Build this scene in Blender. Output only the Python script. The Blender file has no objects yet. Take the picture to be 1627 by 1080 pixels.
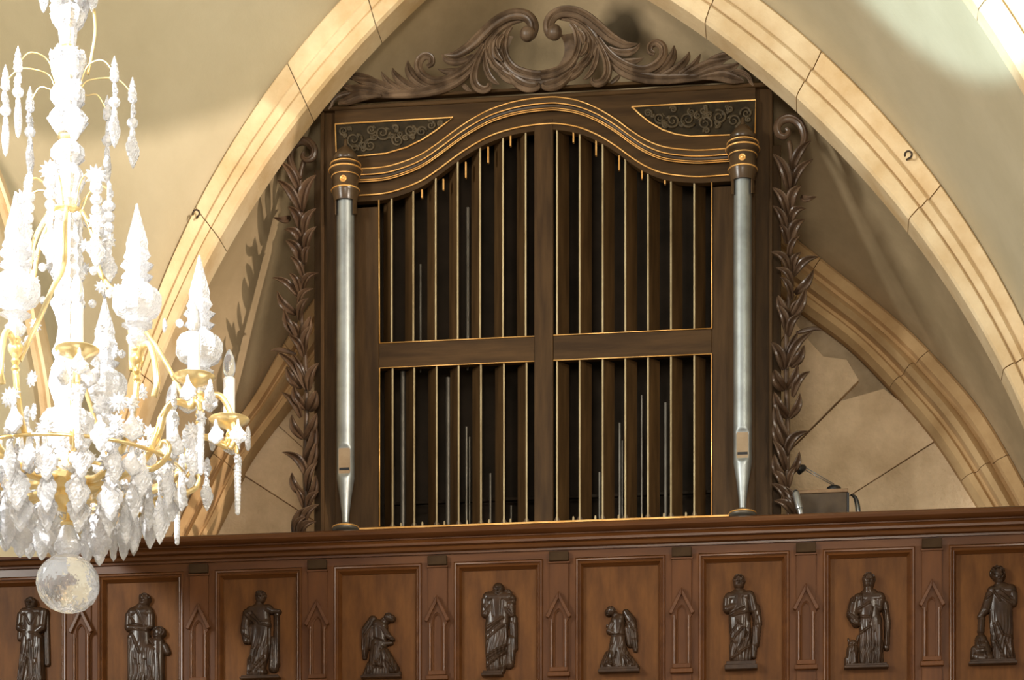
import bpy, bmesh, math, random
import numpy as np
from mathutils import Vector, Matrix
random.seed(7)
C = bpy.context.scene.collection
SC = bpy.context.scene
PI = math.pi

# ---------------------------------------------------------------- camera
F = 4000.0                       # focal length in pixels of the 1627 px wide frame
HZ = 2019.0                      # pixel row of the eye level (view shifted upward)
YAW = math.radians(6.95)
CAMX, CAMY, CAMZ = 1.575, -14.5, 1.65
cam_d = bpy.data.cameras.new('camera')
cam = bpy.data.objects.new('camera', cam_d)
C.objects.link(cam)
cam.location = (CAMX, CAMY, CAMZ)
cam.rotation_euler = (PI / 2, 0, YAW)
cam_d.sensor_width = 36.0
cam_d.lens = F / 1627.0 * 36.0
cam_d.shift_y = (HZ - 540.0) / 1627.0
cam_d.clip_end = 200
SC.camera = cam

# ---------------------------------------------------------------- light and exposure
SC.view_settings.view_transform = 'Standard'
SC.view_settings.look = 'None'
SC.view_settings.gamma = 1.0
SC.view_settings.use_curve_mapping = False
SC.view_settings.exposure = 0.0
w = bpy.data.worlds.new('nave_air')
SC.world = w
w.use_nodes = True
bg = w.node_tree.nodes['Background']
bg.inputs[0].default_value = (1.0, 0.95, 0.88, 1)
bg.inputs[1].default_value = 0.40

def aim(o, target):
    d = Vector(target) - o.location
    o.rotation_euler = d.to_track_quat('-Z', 'Y').to_euler()

def area_light(name, loc, target, sx, sy, power, col):
    l = bpy.data.lights.new(name, 'AREA')
    l.shape = 'RECTANGLE'; l.size = sx; l.size_y = sy
    l.energy = power; l.color = col
    o = bpy.data.objects.new(name, l); C.objects.link(o)
    o.location = loc; aim(o, target)
    return o

def spot_light(name, loc, target, angle, blend, power, col, radius=0.2, square=False):
    l = bpy.data.lights.new(name, 'SPOT')
    l.spot_size = math.radians(angle); l.spot_blend = blend; l.energy = power; l.color = col
    l.shadow_soft_size = radius; l.use_square = square
    o = bpy.data.objects.new(name, l); C.objects.link(o)
    o.location = loc; aim(o, target)
    return o

# assumed, unseen nave windows: one tall window on the right wall (warm), one on the left (cool)
area_light('assumed_window_light_right', (6.9, -11.0, 9.0), (-0.6, 0.3, 7.2), 1.4, 2.2, 620, (1.0, 0.91, 0.76))
area_light('assumed_window_light_left', (-7.5, -9.0, 8.0), (1.0, 0.2, 6.5), 1.6, 2.6, 950, (0.97, 0.97, 0.90))
area_light('fill_light_front', (1.2, -15.5, 5.0), (0.2, 0.2, 7.0), 2.5, 2.5, 700, (1.0, 0.92, 0.78))  # added frontal fill that brightens the back wall of the bay
# low sun through the shaped opening of an added masking wall (built with the shell)
SUN_DIR = Vector((-0.9, 1.0, -0.15)).normalized()
_l = bpy.data.lights.new('low_sun', 'SUN'); _l.energy = 2.3; _l.angle = math.radians(0.6); _l.color = (1.0, 0.84, 0.69)
_o = bpy.data.objects.new('low_sun', _l); C.objects.link(_o)
_o.rotation_euler = SUN_DIR.to_track_quat('-Z', 'Y').to_euler(); _o.location = (6, -20, 12)
# added mid-nave spot that casts the cool patch on the vault's right side
_d = spot_light('added_vault_spot', (-1.0, -9.0, 6.0), (-1.0 + 0.48642, -9.0 + 0.76211, 6.0 + 0.42729), 32.1, 0.10, 6500, (0.62, 0.90, 1.0), 0.04)
# added high spot that whitens the chandelier crystals, in place of assumed sun
spot_light('added_chandelier_spot', (-4.5, -11.5, 11.5), (-0.85, -6.1, 5.0), 20, 0.4, 10500, (1.0, 0.98, 0.96), 0.15)
spot_light('chandelier_fill_low', (-5.0, -12.0, 8.0), (-0.9, -6.1, 5.2), 15, 0.3, 13000, (0.96, 0.98, 1.0), 0.15)  # added spot that whitens the lower crystals

# ---------------------------------------------------------------- pixel <-> place
_s, _c = math.sin(YAW), math.cos(YAW)
def at(u, v, Y):
    """the place on the upright plane y = Y that is seen at column u, row v of the photograph"""
    r = u - 813.5
    dx = -_s * F + _c * r
    dy = _c * F + _s * r
    k = (Y - CAMY) / dy
    return Vector((CAMX + dx * k, Y, CAMZ + (HZ - v) * k))
def mpp(Y):
    return (Y - CAMY) / (F * _c)

# ---------------------------------------------------------------- scene helpers
WL = {}
def thing(name, label, cat, loc, group=None):
    o = bpy.data.objects.new(name, None); C.objects.link(o)
    o.empty_display_size = 0.1
    o.location = loc; WL[o.name] = Vector(loc)
    if label: o['label'] = label
    if cat: o['category'] = cat
    if group: o['group'] = group
    return o
def struct_root(name, loc):
    o = thing(name, None, None, loc); o['kind'] = 'structure'
    return o
def put(name, me, m=None, parent=None, loc=(0, 0, 0), rot=None, scale=None, label=None):
    """link a mesh as one object; loc is in world space"""
    o = bpy.data.objects.new(name, me); C.objects.link(o)
    if m is not None and not me.materials: me.materials.append(m)
    W = Vector(loc); WL[o.name] = W
    if parent is not None:
        o.parent = parent
        o.location = W - WL[parent.name]
    else:
        o.location = W
    if rot is not None: o.rotation_euler = rot
    if scale is not None: o.scale = scale
    if label: o['label'] = label
    return o
def tag(o, label=None, cat=None, group=None, kind=None):
    if label: o['label'] = label
    if cat: o['category'] = cat
    if group: o['group'] = group
    if kind: o['kind'] = kind
    return o

class MB:
    def __init__(s): s.v = []; s.f = []
    def add(s, vs, fs):
        n = len(s.v); s.v += [tuple(p) for p in vs]; s.f += [tuple(i + n for i in f) for f in fs]
        return s
    def box(s, a, b):
        x0, y0, z0 = a; x1, y1, z1 = b
        return s.add([(x0,y0,z0),(x1,y0,z0),(x1,y1,z0),(x0,y1,z0),(x0,y0,z1),(x1,y0,z1),(x1,y1,z1),(x0,y1,z1)],
                     [(0,3,2,1),(4,5,6,7),(0,1,5,4),(1,2,6,5),(2,3,7,6),(3,0,4,7)])
    def rings(s, rs, closed=True, cap=True, loop=False):
        """skin a list of equal point rings"""
        n = len(rs[0]); vs = [p for r in rs for p in r]; fs = []
        m = len(rs)
        for i in range(m if loop else m - 1):
            j2 = (i + 1) % m
            for j in range(n if closed else n - 1):
                k = (j + 1) % n
                fs.append((i*n+j, i*n+k, j2*n+k, j2*n+j))
        if cap and closed and not loop:
            fs.append(tuple(range(n))[::-1]); fs.append(tuple((m-1)*n + j for j in range(n)))
        return s.add(vs, fs)
    def tube(s, pts, rad, n=8, cap=True):
        pts = [Vector(p) for p in pts]
        if not hasattr(rad, '__len__'): rad = [rad] * len(pts)
        rs = []; up = None
        for i, p in enumerate(pts):
            t = (pts[min(i+1, len(pts)-1)] - pts[max(i-1, 0)])
            if t.length < 1e-9: t = Vector((0,0,1))
            t.normalize()
            if up is None:
                up = Vector((0,1,0)) if abs(t.y) < 0.9 else Vector((1,0,0))
            a = (up - t * up.dot(t)).normalized(); up = a
            b = t.cross(a)
            rs.append([p + (a*math.cos(2*PI*k/n) + b*math.sin(2*PI*k/n)) * rad[i] for k in range(n)])
        return s.rings(rs, cap=cap)
    def lathe(s, prof, n=20, cx=0, cy=0, star=0.0, lobes=0):
        """prof: (z, r) list"""
        rs = []
        for z, r in prof:
            ring = []
            for k in range(n):
                a = 2*PI*k/n
                q = r * (1 + (star * math.cos(lobes * a) if lobes else 0))
                ring.append((cx + q*math.cos(a), cy + q*math.sin(a), z))
            rs.append(ring)
        return s.rings(rs)
    def prism(s, poly, d):
        """poly: points of a face (seen from -y, any winding); extruded along +y by d"""
        n = len(poly); a = [Vector(p) for p in poly]; b = [p + Vector((0, d, 0)) for p in a]
        fs = [tuple(range(n)), tuple(range(2*n-1, n-1, -1))]
        for i in range(n):
            j = (i+1) % n
            fs.append((i, n+i, n+j, j))
        return s.add(a + b, fs)
    def mesh(s, name, smooth=False, fix=True, angle=None):
        me = bpy.data.meshes.new(name)
        me.from_pydata(s.v, [], s.f)
        if fix:
            bm = bmesh.new(); bm.from_mesh(me)
            bmesh.ops.recalc_face_normals(bm, faces=bm.faces)
            bm.to_mesh(me); bm.free()
        if smooth:
            me.polygons.foreach_set('use_smooth', [True] * len(me.polygons))
            if angle: me.set_sharp_from_angle(angle=math.radians(angle))
        me.update()
        return me

def bevel(me, width, seg=2):
    bm = bmesh.new(); bm.from_mesh(me)
    bmesh.ops.bevel(bm, geom=[e for e in bm.edges if len(e.link_faces) == 2 and e.calc_face_angle(0) > 0.5], offset=width, segments=seg, affect='EDGES', profile=0.6)
    bm.to_mesh(me); bm.free()
    return me

def catmull(P, n=8):
    P = [np.array(p, float) for p in P]
    out = []
    for i in range(len(P) - 1):
        p0 = P[i-1] if i > 0 else 2*P[i] - P[i+1]
        p1, p2 = P[i], P[i+1]
        p3 = P[i+2] if i + 2 < len(P) else 2*P[i+1] - P[i]
        for k in range(n):
            t = k / n
            out.append(0.5*((2*p1) + (-p0+p2)*t + (2*p0-5*p1+4*p2-p3)*t*t + (-p0+3*p1-3*p2+p3)*t**3))
    out.append(P[-1])
    return out

# ---------------------------------------------------------------- materials
def mat(name, build):
    m = bpy.data.materials.new(name); m.use_nodes = True
    nt = m.node_tree
    p = nt.nodes['Principled BSDF']
    build(nt, p)
    return m
def setp(p, **k):
    if 'specular' in k: p.inputs['Specular IOR Level'].default_value = k.pop('specular')
    for a, b in k.items():
        n = a.replace('_', ' ').title()
        n = {'Ior': 'IOR', 'Transmission': 'Transmission Weight', 'Coat': 'Coat Weight'}.get(n, n)
        if n == 'Base Color' and len(b) == 3: b = (*b, 1)
        p.inputs[n].default_value = b
def node(nt, t, **k):
    n = nt.nodes.new(t)
    for a, b in k.items():
        if a in n.inputs: n.inputs[a].default_value = b
        else: setattr(n, a, b)
    return n
def noise_col(nt, p, c0, c1, scale, stretch=(1, 1, 1), detail=5, lo=0.35, hi=0.65, rand=0.0, rough=0.5, bump=0.0, bscale=None, dist=0.01):
    tc = node(nt, 'ShaderNodeTexCoord'); mp = node(nt, 'ShaderNodeMapping')
    mp.inputs['Scale'].default_value = stretch
    nt.links.new(tc.outputs['Object'], mp.inputs['Vector'])
    ns = node(nt, 'ShaderNodeTexNoise'); ns.inputs['Scale'].default_value = scale; ns.inputs['Detail'].default_value = detail
    ns.inputs['Roughness'].default_value = 0.6
    nt.links.new(mp.outputs[0], ns.inputs['Vector'])
    r = node(nt, 'ShaderNodeValToRGB')
    r.color_ramp.elements[0].position = lo; r.color_ramp.elements[0].color = (*c0, 1)
    r.color_ramp.elements[1].position = hi; r.color_ramp.elements[1].color = (*c1, 1)
    nt.links.new(ns.outputs['Fac'], r.inputs['Fac'])
    out = r.outputs['Color']
    if rand:
        oi = node(nt, 'ShaderNodeObjectInfo'); hs = node(nt, 'ShaderNodeHueSaturation')
        mr = node(nt, 'ShaderNodeMapRange'); mr.inputs['To Min'].default_value = 1 - rand; mr.inputs['To Max'].default_value = 1 + rand
        nt.links.new(oi.outputs['Random'], mr.inputs['Value']); nt.links.new(mr.outputs[0], hs.inputs['Value'])
        nt.links.new(out, hs.inputs['Color']); out = hs.outputs['Color']
    nt.links.new(out, p.inputs['Base Color'])
    p.inputs['Roughness'].default_value = rough
    if bump:
        n2 = node(nt, 'ShaderNodeTexNoise'); n2.inputs['Scale'].default_value = bscale or scale * 4; n2.inputs['Detail'].default_value = 6
        nt.links.new(mp.outputs[0], n2.inputs['Vector'])
        b = node(nt, 'ShaderNodeBump'); b.inputs['Strength'].default_value = bump; b.inputs['Distance'].default_value = dist
        nt.links.new(n2.outputs['Fac'], b.inputs['Height']); nt.links.new(b.outputs[0], p.inputs['Normal'])
    return out

M = {}
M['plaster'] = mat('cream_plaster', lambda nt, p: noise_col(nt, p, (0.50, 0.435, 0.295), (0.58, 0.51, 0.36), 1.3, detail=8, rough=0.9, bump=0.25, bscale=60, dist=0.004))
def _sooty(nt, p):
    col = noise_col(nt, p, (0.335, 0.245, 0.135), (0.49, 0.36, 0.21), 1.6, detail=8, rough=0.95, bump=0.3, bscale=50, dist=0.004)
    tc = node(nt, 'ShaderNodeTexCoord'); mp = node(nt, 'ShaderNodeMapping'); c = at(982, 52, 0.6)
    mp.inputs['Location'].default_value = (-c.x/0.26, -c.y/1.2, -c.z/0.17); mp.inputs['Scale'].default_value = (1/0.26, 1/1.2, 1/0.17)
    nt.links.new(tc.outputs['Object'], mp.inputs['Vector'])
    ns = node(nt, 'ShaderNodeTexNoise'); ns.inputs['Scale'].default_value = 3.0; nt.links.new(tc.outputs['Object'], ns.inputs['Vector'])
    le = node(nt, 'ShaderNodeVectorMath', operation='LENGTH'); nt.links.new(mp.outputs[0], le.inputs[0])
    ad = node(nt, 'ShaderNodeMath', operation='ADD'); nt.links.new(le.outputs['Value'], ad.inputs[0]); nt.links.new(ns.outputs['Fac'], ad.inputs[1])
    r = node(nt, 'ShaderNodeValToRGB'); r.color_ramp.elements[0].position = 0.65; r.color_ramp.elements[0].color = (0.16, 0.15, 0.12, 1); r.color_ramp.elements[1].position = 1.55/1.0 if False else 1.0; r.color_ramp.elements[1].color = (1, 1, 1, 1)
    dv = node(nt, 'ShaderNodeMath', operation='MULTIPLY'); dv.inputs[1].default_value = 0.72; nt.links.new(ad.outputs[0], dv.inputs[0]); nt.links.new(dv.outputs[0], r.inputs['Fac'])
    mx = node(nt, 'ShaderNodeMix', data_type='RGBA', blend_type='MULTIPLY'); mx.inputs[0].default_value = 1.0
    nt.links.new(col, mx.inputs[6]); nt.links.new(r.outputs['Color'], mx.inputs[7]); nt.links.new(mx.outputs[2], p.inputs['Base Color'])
M['plaster_in'] = mat('brown_soot_plaster', _sooty)  # browner, darker plaster with one soot smudge
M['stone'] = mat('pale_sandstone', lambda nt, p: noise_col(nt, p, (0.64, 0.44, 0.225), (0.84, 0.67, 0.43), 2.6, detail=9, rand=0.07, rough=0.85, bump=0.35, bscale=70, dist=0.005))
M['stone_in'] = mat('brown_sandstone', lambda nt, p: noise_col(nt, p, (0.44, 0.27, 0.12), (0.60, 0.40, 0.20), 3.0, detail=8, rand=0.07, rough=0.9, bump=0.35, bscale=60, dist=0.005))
M['block'] = mat('rough_wall_stone', lambda nt, p: noise_col(nt, p, (0.60, 0.43, 0.26), (0.80, 0.60, 0.39), 4.0, detail=10, rand=0.10, rough=0.95, bump=0.9, bscale=45, dist=0.012))
M['mortar'] = mat('dark_mortar', lambda nt, p: noise_col(nt, p, (0.34, 0.25, 0.15), (0.48, 0.36, 0.23), 6.0, rough=0.95, bump=0.6, bscale=30, dist=0.012))
M['floor'] = mat('stone_paving', lambda nt, p: noise_col(nt, p, (0.30, 0.25, 0.19), (0.42, 0.36, 0.28), 1.0, rough=0.8))
M['walnut'] = mat('dark_walnut', lambda nt, p: (noise_col(nt, p, (0.036, 0.0185, 0.0068), (0.068, 0.0355, 0.013), 5.0, stretch=(5, 5, 0.5), rand=0.08, rough=0.5, bump=0.12, bscale=40, dist=0.002), setp(p, specular=0.14)))
M['walnut_h'] = mat('dark_walnut_across', lambda nt, p: (noise_col(nt, p, (0.036, 0.0185, 0.0068), (0.068, 0.0355, 0.013), 5.0, stretch=(0.5, 5, 5), rand=0.08, rough=0.5, bump=0.12, bscale=40, dist=0.002), setp(p, specular=0.14)))
M['turned'] = mat('black_brown_turned_wood', lambda nt, p: (noise_col(nt, p, (0.0416, 0.024, 0.0117), (0.08, 0.0465, 0.0221), 6.0, rough=0.28), setp(p, specular=0.4)))
M['interior'] = mat('shade_painted_inside', lambda nt, p: (noise_col(nt, p, (0.010, 0.007, 0.004), (0.020, 0.013, 0.008), 4.0, rough=0.8), setp(p, specular=0.1)))  # near-black colour paints the shade inside the organ case
M['oak'] = mat('reddish_brown_oak', lambda nt, p: (noise_col(nt, p, (0.06, 0.0195, 0.0048), (0.094, 0.033, 0.0082), 4.0, stretch=(4, 4, 0.6), rand=0.10, rough=0.5, bump=0.10, bscale=40, dist=0.002), setp(p, specular=0.18)))
M['oak_panel'] = mat('orange_brown_panel_oak', lambda nt, p: (noise_col(nt, p, (0.066, 0.0235, 0.0055), (0.112, 0.043, 0.01), 5.0, stretch=(3, 3, 0.7), rand=0.10, rough=0.55, bump=0.10, bscale=40, dist=0.002), setp(p, specular=0.14)))
M['oak_h'] = mat('reddish_brown_oak_across', lambda nt, p: (noise_col(nt, p, (0.064, 0.021, 0.0052), (0.098, 0.035, 0.0092), 4.0, stretch=(0.5, 4, 4), rand=0.05, rough=0.32, bump=0.10, bscale=40, dist=0.002), setp(p, specular=0.32)))
M['block_dark'] = mat('smoky_dark_oak', lambda nt, p: (noise_col(nt, p, (0.026, 0.0145, 0.0070), (0.044, 0.025, 0.0125), 9.0, rough=0.65), setp(p, specular=0.05)))
M['relief'] = mat('waxed_dark_carving', lambda nt, p: (noise_col(nt, p, (0.022, 0.011, 0.0054), (0.042, 0.0215, 0.0115), 14.0, rough=0.27), setp(p, specular=0.24)))
M['crest'] = mat('dusty_carved_walnut', lambda nt, p: (noise_col(nt, p, (0.060, 0.036, 0.021), (0.185, 0.120, 0.074), 9.0, rough=0.42), setp(p, specular=0.4)))
M['leaf'] = mat('waxed_carved_leaf', lambda nt, p: (noise_col(nt, p, (0.0495, 0.0263, 0.0144), (0.1035, 0.0612, 0.036), 10.0, rand=0.12, rough=0.3), setp(p, specular=0.45)))
M['fret'] = mat('dark_pierced_carving', lambda nt, p: (noise_col(nt, p, (0.015, 0.0105, 0.0055), (0.032, 0.022, 0.011), 20.0, rough=0.6), setp(p, specular=0.1)))
M['fret_scroll'] = mat('carved_scroll_wood', lambda nt, p: (noise_col(nt, p, (0.04, 0.028, 0.014), (0.08, 0.056, 0.03), 20.0, rough=0.5), setp(p, specular=0.2)))
M['gilt'] = mat('old_gilding', lambda nt, p: (noise_col(nt, p, (0.62, 0.30, 0.07), (0.95, 0.56, 0.20), 8.0, rough=0.38), setp(p, metallic=0.55)))
M['edge'] = mat('pale_lit_edge', lambda nt, p: noise_col(nt, p, (0.28, 0.204, 0.102), (0.434, 0.3468, 0.198), 12.0, stretch=(1, 1, .4), rough=0.4))  # pale colour paints the light on the louvre blade edges; pegs share it
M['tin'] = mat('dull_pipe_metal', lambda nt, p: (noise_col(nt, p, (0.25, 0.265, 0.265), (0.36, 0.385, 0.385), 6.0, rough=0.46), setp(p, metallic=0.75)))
M['tin_dark'] = mat('shade_toned_pipe_metal', lambda nt, p: (noise_col(nt, p, (0.10, 0.085, 0.065), (0.17, 0.15, 0.12), 6.0, rough=0.45), setp(p, metallic=0.5)))  # darker copy of the pipe metal, case shade put into its colour
M['mouth'] = mat('warm_flattened_pipe_lip', lambda nt, p: (noise_col(nt, p, (0.24, 0.165, 0.095), (0.31, 0.225, 0.14), 8.0, rough=0.5), setp(p, metallic=0.3)))
M['black'] = mat('black_lacquer', lambda nt, p: setp(p, base_color=(0.012, 0.012, 0.013), roughness=0.35))
M['iron'] = mat('rusty_iron', lambda nt, p: noise_col(nt, p, (0.03, 0.018, 0.012), (0.06, 0.035, 0.02), 30.0, rough=0.7))
M['brass'] = mat('polished_brass', lambda nt, p: (noise_col(nt, p, (0.84, 0.60, 0.24), (0.96, 0.78, 0.42), 10.0, rough=0.28), setp(p, metallic=0.8)))
M['wax'] = mat('white_candle_tube', lambda nt, p: noise_col(nt, p, (0.86, 0.80, 0.76), (0.92, 0.88, 0.84), 10.0, rough=0.5))
M['crate'] = mat('brown_board', lambda nt, p: noise_col(nt, p, (0.16, 0.09, 0.04), (0.26, 0.15, 0.07), 10.0, rough=0.6))
M['crate_dark'] = mat('dark_brown_board', lambda nt, p: noise_col(nt, p, (0.045, 0.026, 0.012), (0.075, 0.046, 0.022), 10.0, rough=0.7))
M['steel'] = mat('grey_steel', lambda nt, p: (noise_col(nt, p, (0.30, 0.31, 0.32), (0.42, 0.43, 0.44), 10.0, rough=0.3), setp(p, metallic=0.8)))
def _facets(nt, p, scale, strength, dist):
    """cut facets: every Voronoi cell tilts the surface its own way"""
    tc = node(nt, 'ShaderNodeTexCoord'); vo = node(nt, 'ShaderNodeTexVoronoi'); vo.inputs['Scale'].default_value = scale
    nt.links.new(tc.outputs['Object'], vo.inputs['Vector'])
    b = node(nt, 'ShaderNodeBump'); b.inputs['Strength'].default_value = strength; b.inputs['Distance'].default_value = dist
    nt.links.new(vo.outputs['Distance'], b.inputs['Height']); nt.links.new(b.outputs[0], p.inputs['Normal'])
def _crystal(nt, p):
    noise_col(nt, p, (0.90, 0.92, 0.96), (0.98, 0.98, 1.0), 12.0, rough=0.05)
    setp(p, transmission=0.58, ior=1.52); _facets(nt, p, 130.0, 0.6, 0.005)
M['crystal'] = mat('cut_crystal', _crystal)
def _clear(nt, p):
    noise_col(nt, p, (0.93, 0.94, 0.97), (0.98, 0.98, 0.99), 12.0, rough=0.03)
    setp(p, transmission=0.84, ior=1.45)
M['clear'] = mat('clear_cut_glass', _clear)
# ================================================================ the stone shell
def circ(cx, cy, r, sgn, v):
    return cx + sgn * math.sqrt(max(0, r*r - (v - cy)**2))
ARC = {'L': dict(o=(1614.0, 992.6, 1463.6), i=(1796.9, 1196.7, 1650.0), s=-1),
       'R': dict(o=(322.7, 1145.4, 1450.4), i=(234.4, 1282.2, 1515.6), s=1)}
AP_O, AP_I = (800, -224.0), (802, -121.0)
V0 = {'L': 872, 'R': 880}
def limb(side, f, edge):
    """pixel of the arch edge ('o' outer, 'i' inner); f = 0 at the springing, 1 at the apex"""
    cx, cy, r = ARC[side][edge]; sg = ARC[side]['s']
    if edge == 'i': r = r + 11
    va = (AP_O if edge == 'o' else AP_I)[1]
    xa = (AP_O if edge == 'o' else AP_I)[0]
    a0 = math.asin((V0[side] - cy) / r); a1 = math.atan2(va - (11 if edge == 'i' else 0) - cy, (xa - cx) * sg)
    a = a0 + (a1 - a0) * f
    return (cx + sg * r * math.cos(a), cy + r * math.sin(a))
def arch_pt(side, f, s, Y):
    o = limb(side, f, 'o'); i = limb(side, f, 'i')
    return at(o[0] + (i[0]-o[0])*s, o[1] + (i[1]-o[1])*s, 0) + Vector((0, Y, 0))
def f_near(side, u, v):
    best = min((abs(limb(side, k/400, 'i')[0]-u) + abs(limb(side, k/400, 'i')[1]-v), k/400) for k in range(401))
    return best[1]

PROF = [(0.0, 0.17), (0.0, 0.015), (0.05, -0.005), (0.36, 0.020), (0.40, 0.018), (0.41, -0.006), (0.45, -0.014), (0.62, -0.004), (0.655, 0.010),
        (0.67, -0.018), (0.71, -0.030), (0.95, -0.030), (1.0, -0.012), (1.0, 0.17)]
arch = struct_root('trim_1', at(803, 880, 0))
def voussoir(root, side, f0, f1, m):
    n = max(3, int((f1 - f0) * 44)); g = 0.0007
    rs = []
    for k in range(n + 1):
        f = f0 + g + (f1 - f0 - 2*g) * k / n
        rs.append([arch_pt(side, f, s, y) for s, y in PROF])
    me = MB().rings(rs).mesh('voussoir', smooth=True, angle=25)
    return put('voussoir', me, m, root)
def core_strip(root, pts_fn, n, prof, m, shrink=0.01):
    rs = [[pts_fn(k/n, s_) + Vector((0, y, 0)) for s_, y in prof] for k in range(n+1)]
    put('mortar_bed', MB().rings(rs).mesh('mortar_bed', smooth=True, angle=30), m, root)
CPROF = [(0.02, 0.16), (0.02, 0.03), (0.4, 0.035), (0.7, 0.005), (0.96, -0.005), (0.985, 0.02), (0.985, 0.16)]
for sd in 'LR':
    core_strip(arch, lambda f, s_, sd=sd: arch_pt(sd, f, s_, 0), 40, CPROF, M['mortar'])
jl = [f_near('L', *p) for p in [(355, 383), (488, 171), (598, 45)]]
jr = [f_near('R', *p) for p in [(1586, 589), (1445, 350), (1267, 157), (1119, 44)]]
fl = [0.0, jl[0]*0.52] + jl + [jl[2] + 0.14, 1.0]
fr = [0.0] + jr + [jr[3] + 0.14, 1.0]
for side, fs in (('L', fl), ('R', fr)):
    for a, b in zip(fs[:-1], fs[1:]): voussoir(arch, side, a, b, M['stone'])

def loft(rowsA, rowsB, n=10, bulge=None):
    """surface between two polylines of world points"""
    rs = []
    for k in range(n + 1):
        t = k / n
        row = []
        for a, b in zip(rowsA, rowsB):
            p = a.lerp(b, t)
            if bulge is not None: p = p + bulge * math.sin(PI * t)
            row.append(p)
        rs.append(row)
    return rs
def sheet(rs, name, thick=0.08, dirv=None):
    """a surface given as rows of points, thickened away from the viewer"""
    mb = MB(); mb.rings(rs, closed=False)
    me = mb.mesh(name, smooth=True, fix=True)
    return me
NS = 60
mainO = [arch_pt('L', k/NS, 0.0, 0.06) for k in range(NS + 1)] + [arch_pt('R', 1 - k/NS, 0.0, 0.06) for k in range(1, NS + 1)]
mainM = [arch_pt('L', k/NS, 0.45, 0.12) for k in range(NS + 1)] + [arch_pt('R', 1 - k/NS, 0.45, 0.12) for k in range(1, NS + 1)]

def resample(P, n):
    P = [Vector((p[0], p[1], 0)) for p in P]
    L = [0]
    for a, b in zip(P, P[1:]): L.append(L[-1] + (b - a).length)
    out = []
    for k in range(n):
        t = L[-1] * k / (n - 1); i = 0
        while i < len(P) - 2 and L[i+1] < t: i += 1
        q = (t - L[i]) / max(1e-9, L[i+1] - L[i])
        p = P[i].lerp(P[i+1], min(1, q)); out.append((p.x, p.y))
    return out

# ---- inner bay: web from the big arch back to the wall rib, the rib, the back wall
YW = 1.10
WRO = [(255, 892), (300, 790), (345, 705), (400, 630), (440, 560), (475, 505), (560, 390), (660, 290), (780, 215), (880, 192), (1000, 207), (1130, 275), (1230, 350), (1301, 405.5), (1428.6, 508), (1492.5, 571.6), (1560.6, 652), (1624, 759), (1690, 892)]
WRI = [(300, 905), (345, 830), (372, 772), (400, 720), (455, 647), (500, 590), (580, 480), (670, 385), (780, 310), (880, 285), (990, 300), (1110, 365), (1210, 440), (1284, 495), (1356, 550), (1433, 631), (1492.5, 703.5), (1560.6, 810), (1620, 905)]
wro = resample(catmull(WRO, 8), 2*NS + 1); wri = resample(catmull(WRI, 8), 2*NS + 1)
wallO = [at(u, v, YW + 0.02) for u, v in wro]
vault = struct_root('ceiling', at(803, -200, 0.5))
rows = loft(mainM, wallO, 12, Vector((0, 0, 0.05)))
core = [at(u + (a-u)*0.12, v + (b-v)*0.12, YW + 0.115) for (u, v), (a, b) in zip(wro, wri)]
rows.append(core)
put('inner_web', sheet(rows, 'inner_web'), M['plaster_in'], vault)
WPROF = [(0.0, 0.12), (0.0, 0.02), (0.06, 0.0), (0.26, 0.0), (0.30, 0.03), (0.36, 0.035), (0.42, -0.02), (0.52, -0.05), (0.62, -0.02), (0.66, 0.03), (0.72, 0.03), (0.78, 0.0), (0.90, 0.0), (1.0, 0.05), (1.0, 0.12)]
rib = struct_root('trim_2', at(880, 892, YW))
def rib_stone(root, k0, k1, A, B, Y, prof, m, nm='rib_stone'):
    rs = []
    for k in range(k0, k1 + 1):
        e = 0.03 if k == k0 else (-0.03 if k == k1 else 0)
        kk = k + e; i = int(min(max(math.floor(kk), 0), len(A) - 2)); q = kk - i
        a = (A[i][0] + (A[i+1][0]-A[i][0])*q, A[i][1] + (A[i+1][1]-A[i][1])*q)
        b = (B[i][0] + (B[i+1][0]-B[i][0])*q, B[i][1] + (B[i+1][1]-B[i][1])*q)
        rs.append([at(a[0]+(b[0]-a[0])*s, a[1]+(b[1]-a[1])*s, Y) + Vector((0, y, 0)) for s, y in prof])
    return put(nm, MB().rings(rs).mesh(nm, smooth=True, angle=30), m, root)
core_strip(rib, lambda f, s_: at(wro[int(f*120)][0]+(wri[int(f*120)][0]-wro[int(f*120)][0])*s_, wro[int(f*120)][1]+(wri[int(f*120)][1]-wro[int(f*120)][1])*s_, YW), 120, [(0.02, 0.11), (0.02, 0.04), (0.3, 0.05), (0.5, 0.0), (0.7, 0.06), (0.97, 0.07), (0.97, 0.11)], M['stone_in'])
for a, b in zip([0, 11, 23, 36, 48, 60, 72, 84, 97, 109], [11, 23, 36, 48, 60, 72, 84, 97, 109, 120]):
    rib_stone(rib, a, b, wro, wri, YW, WPROF, M['stone_in'])

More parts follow.
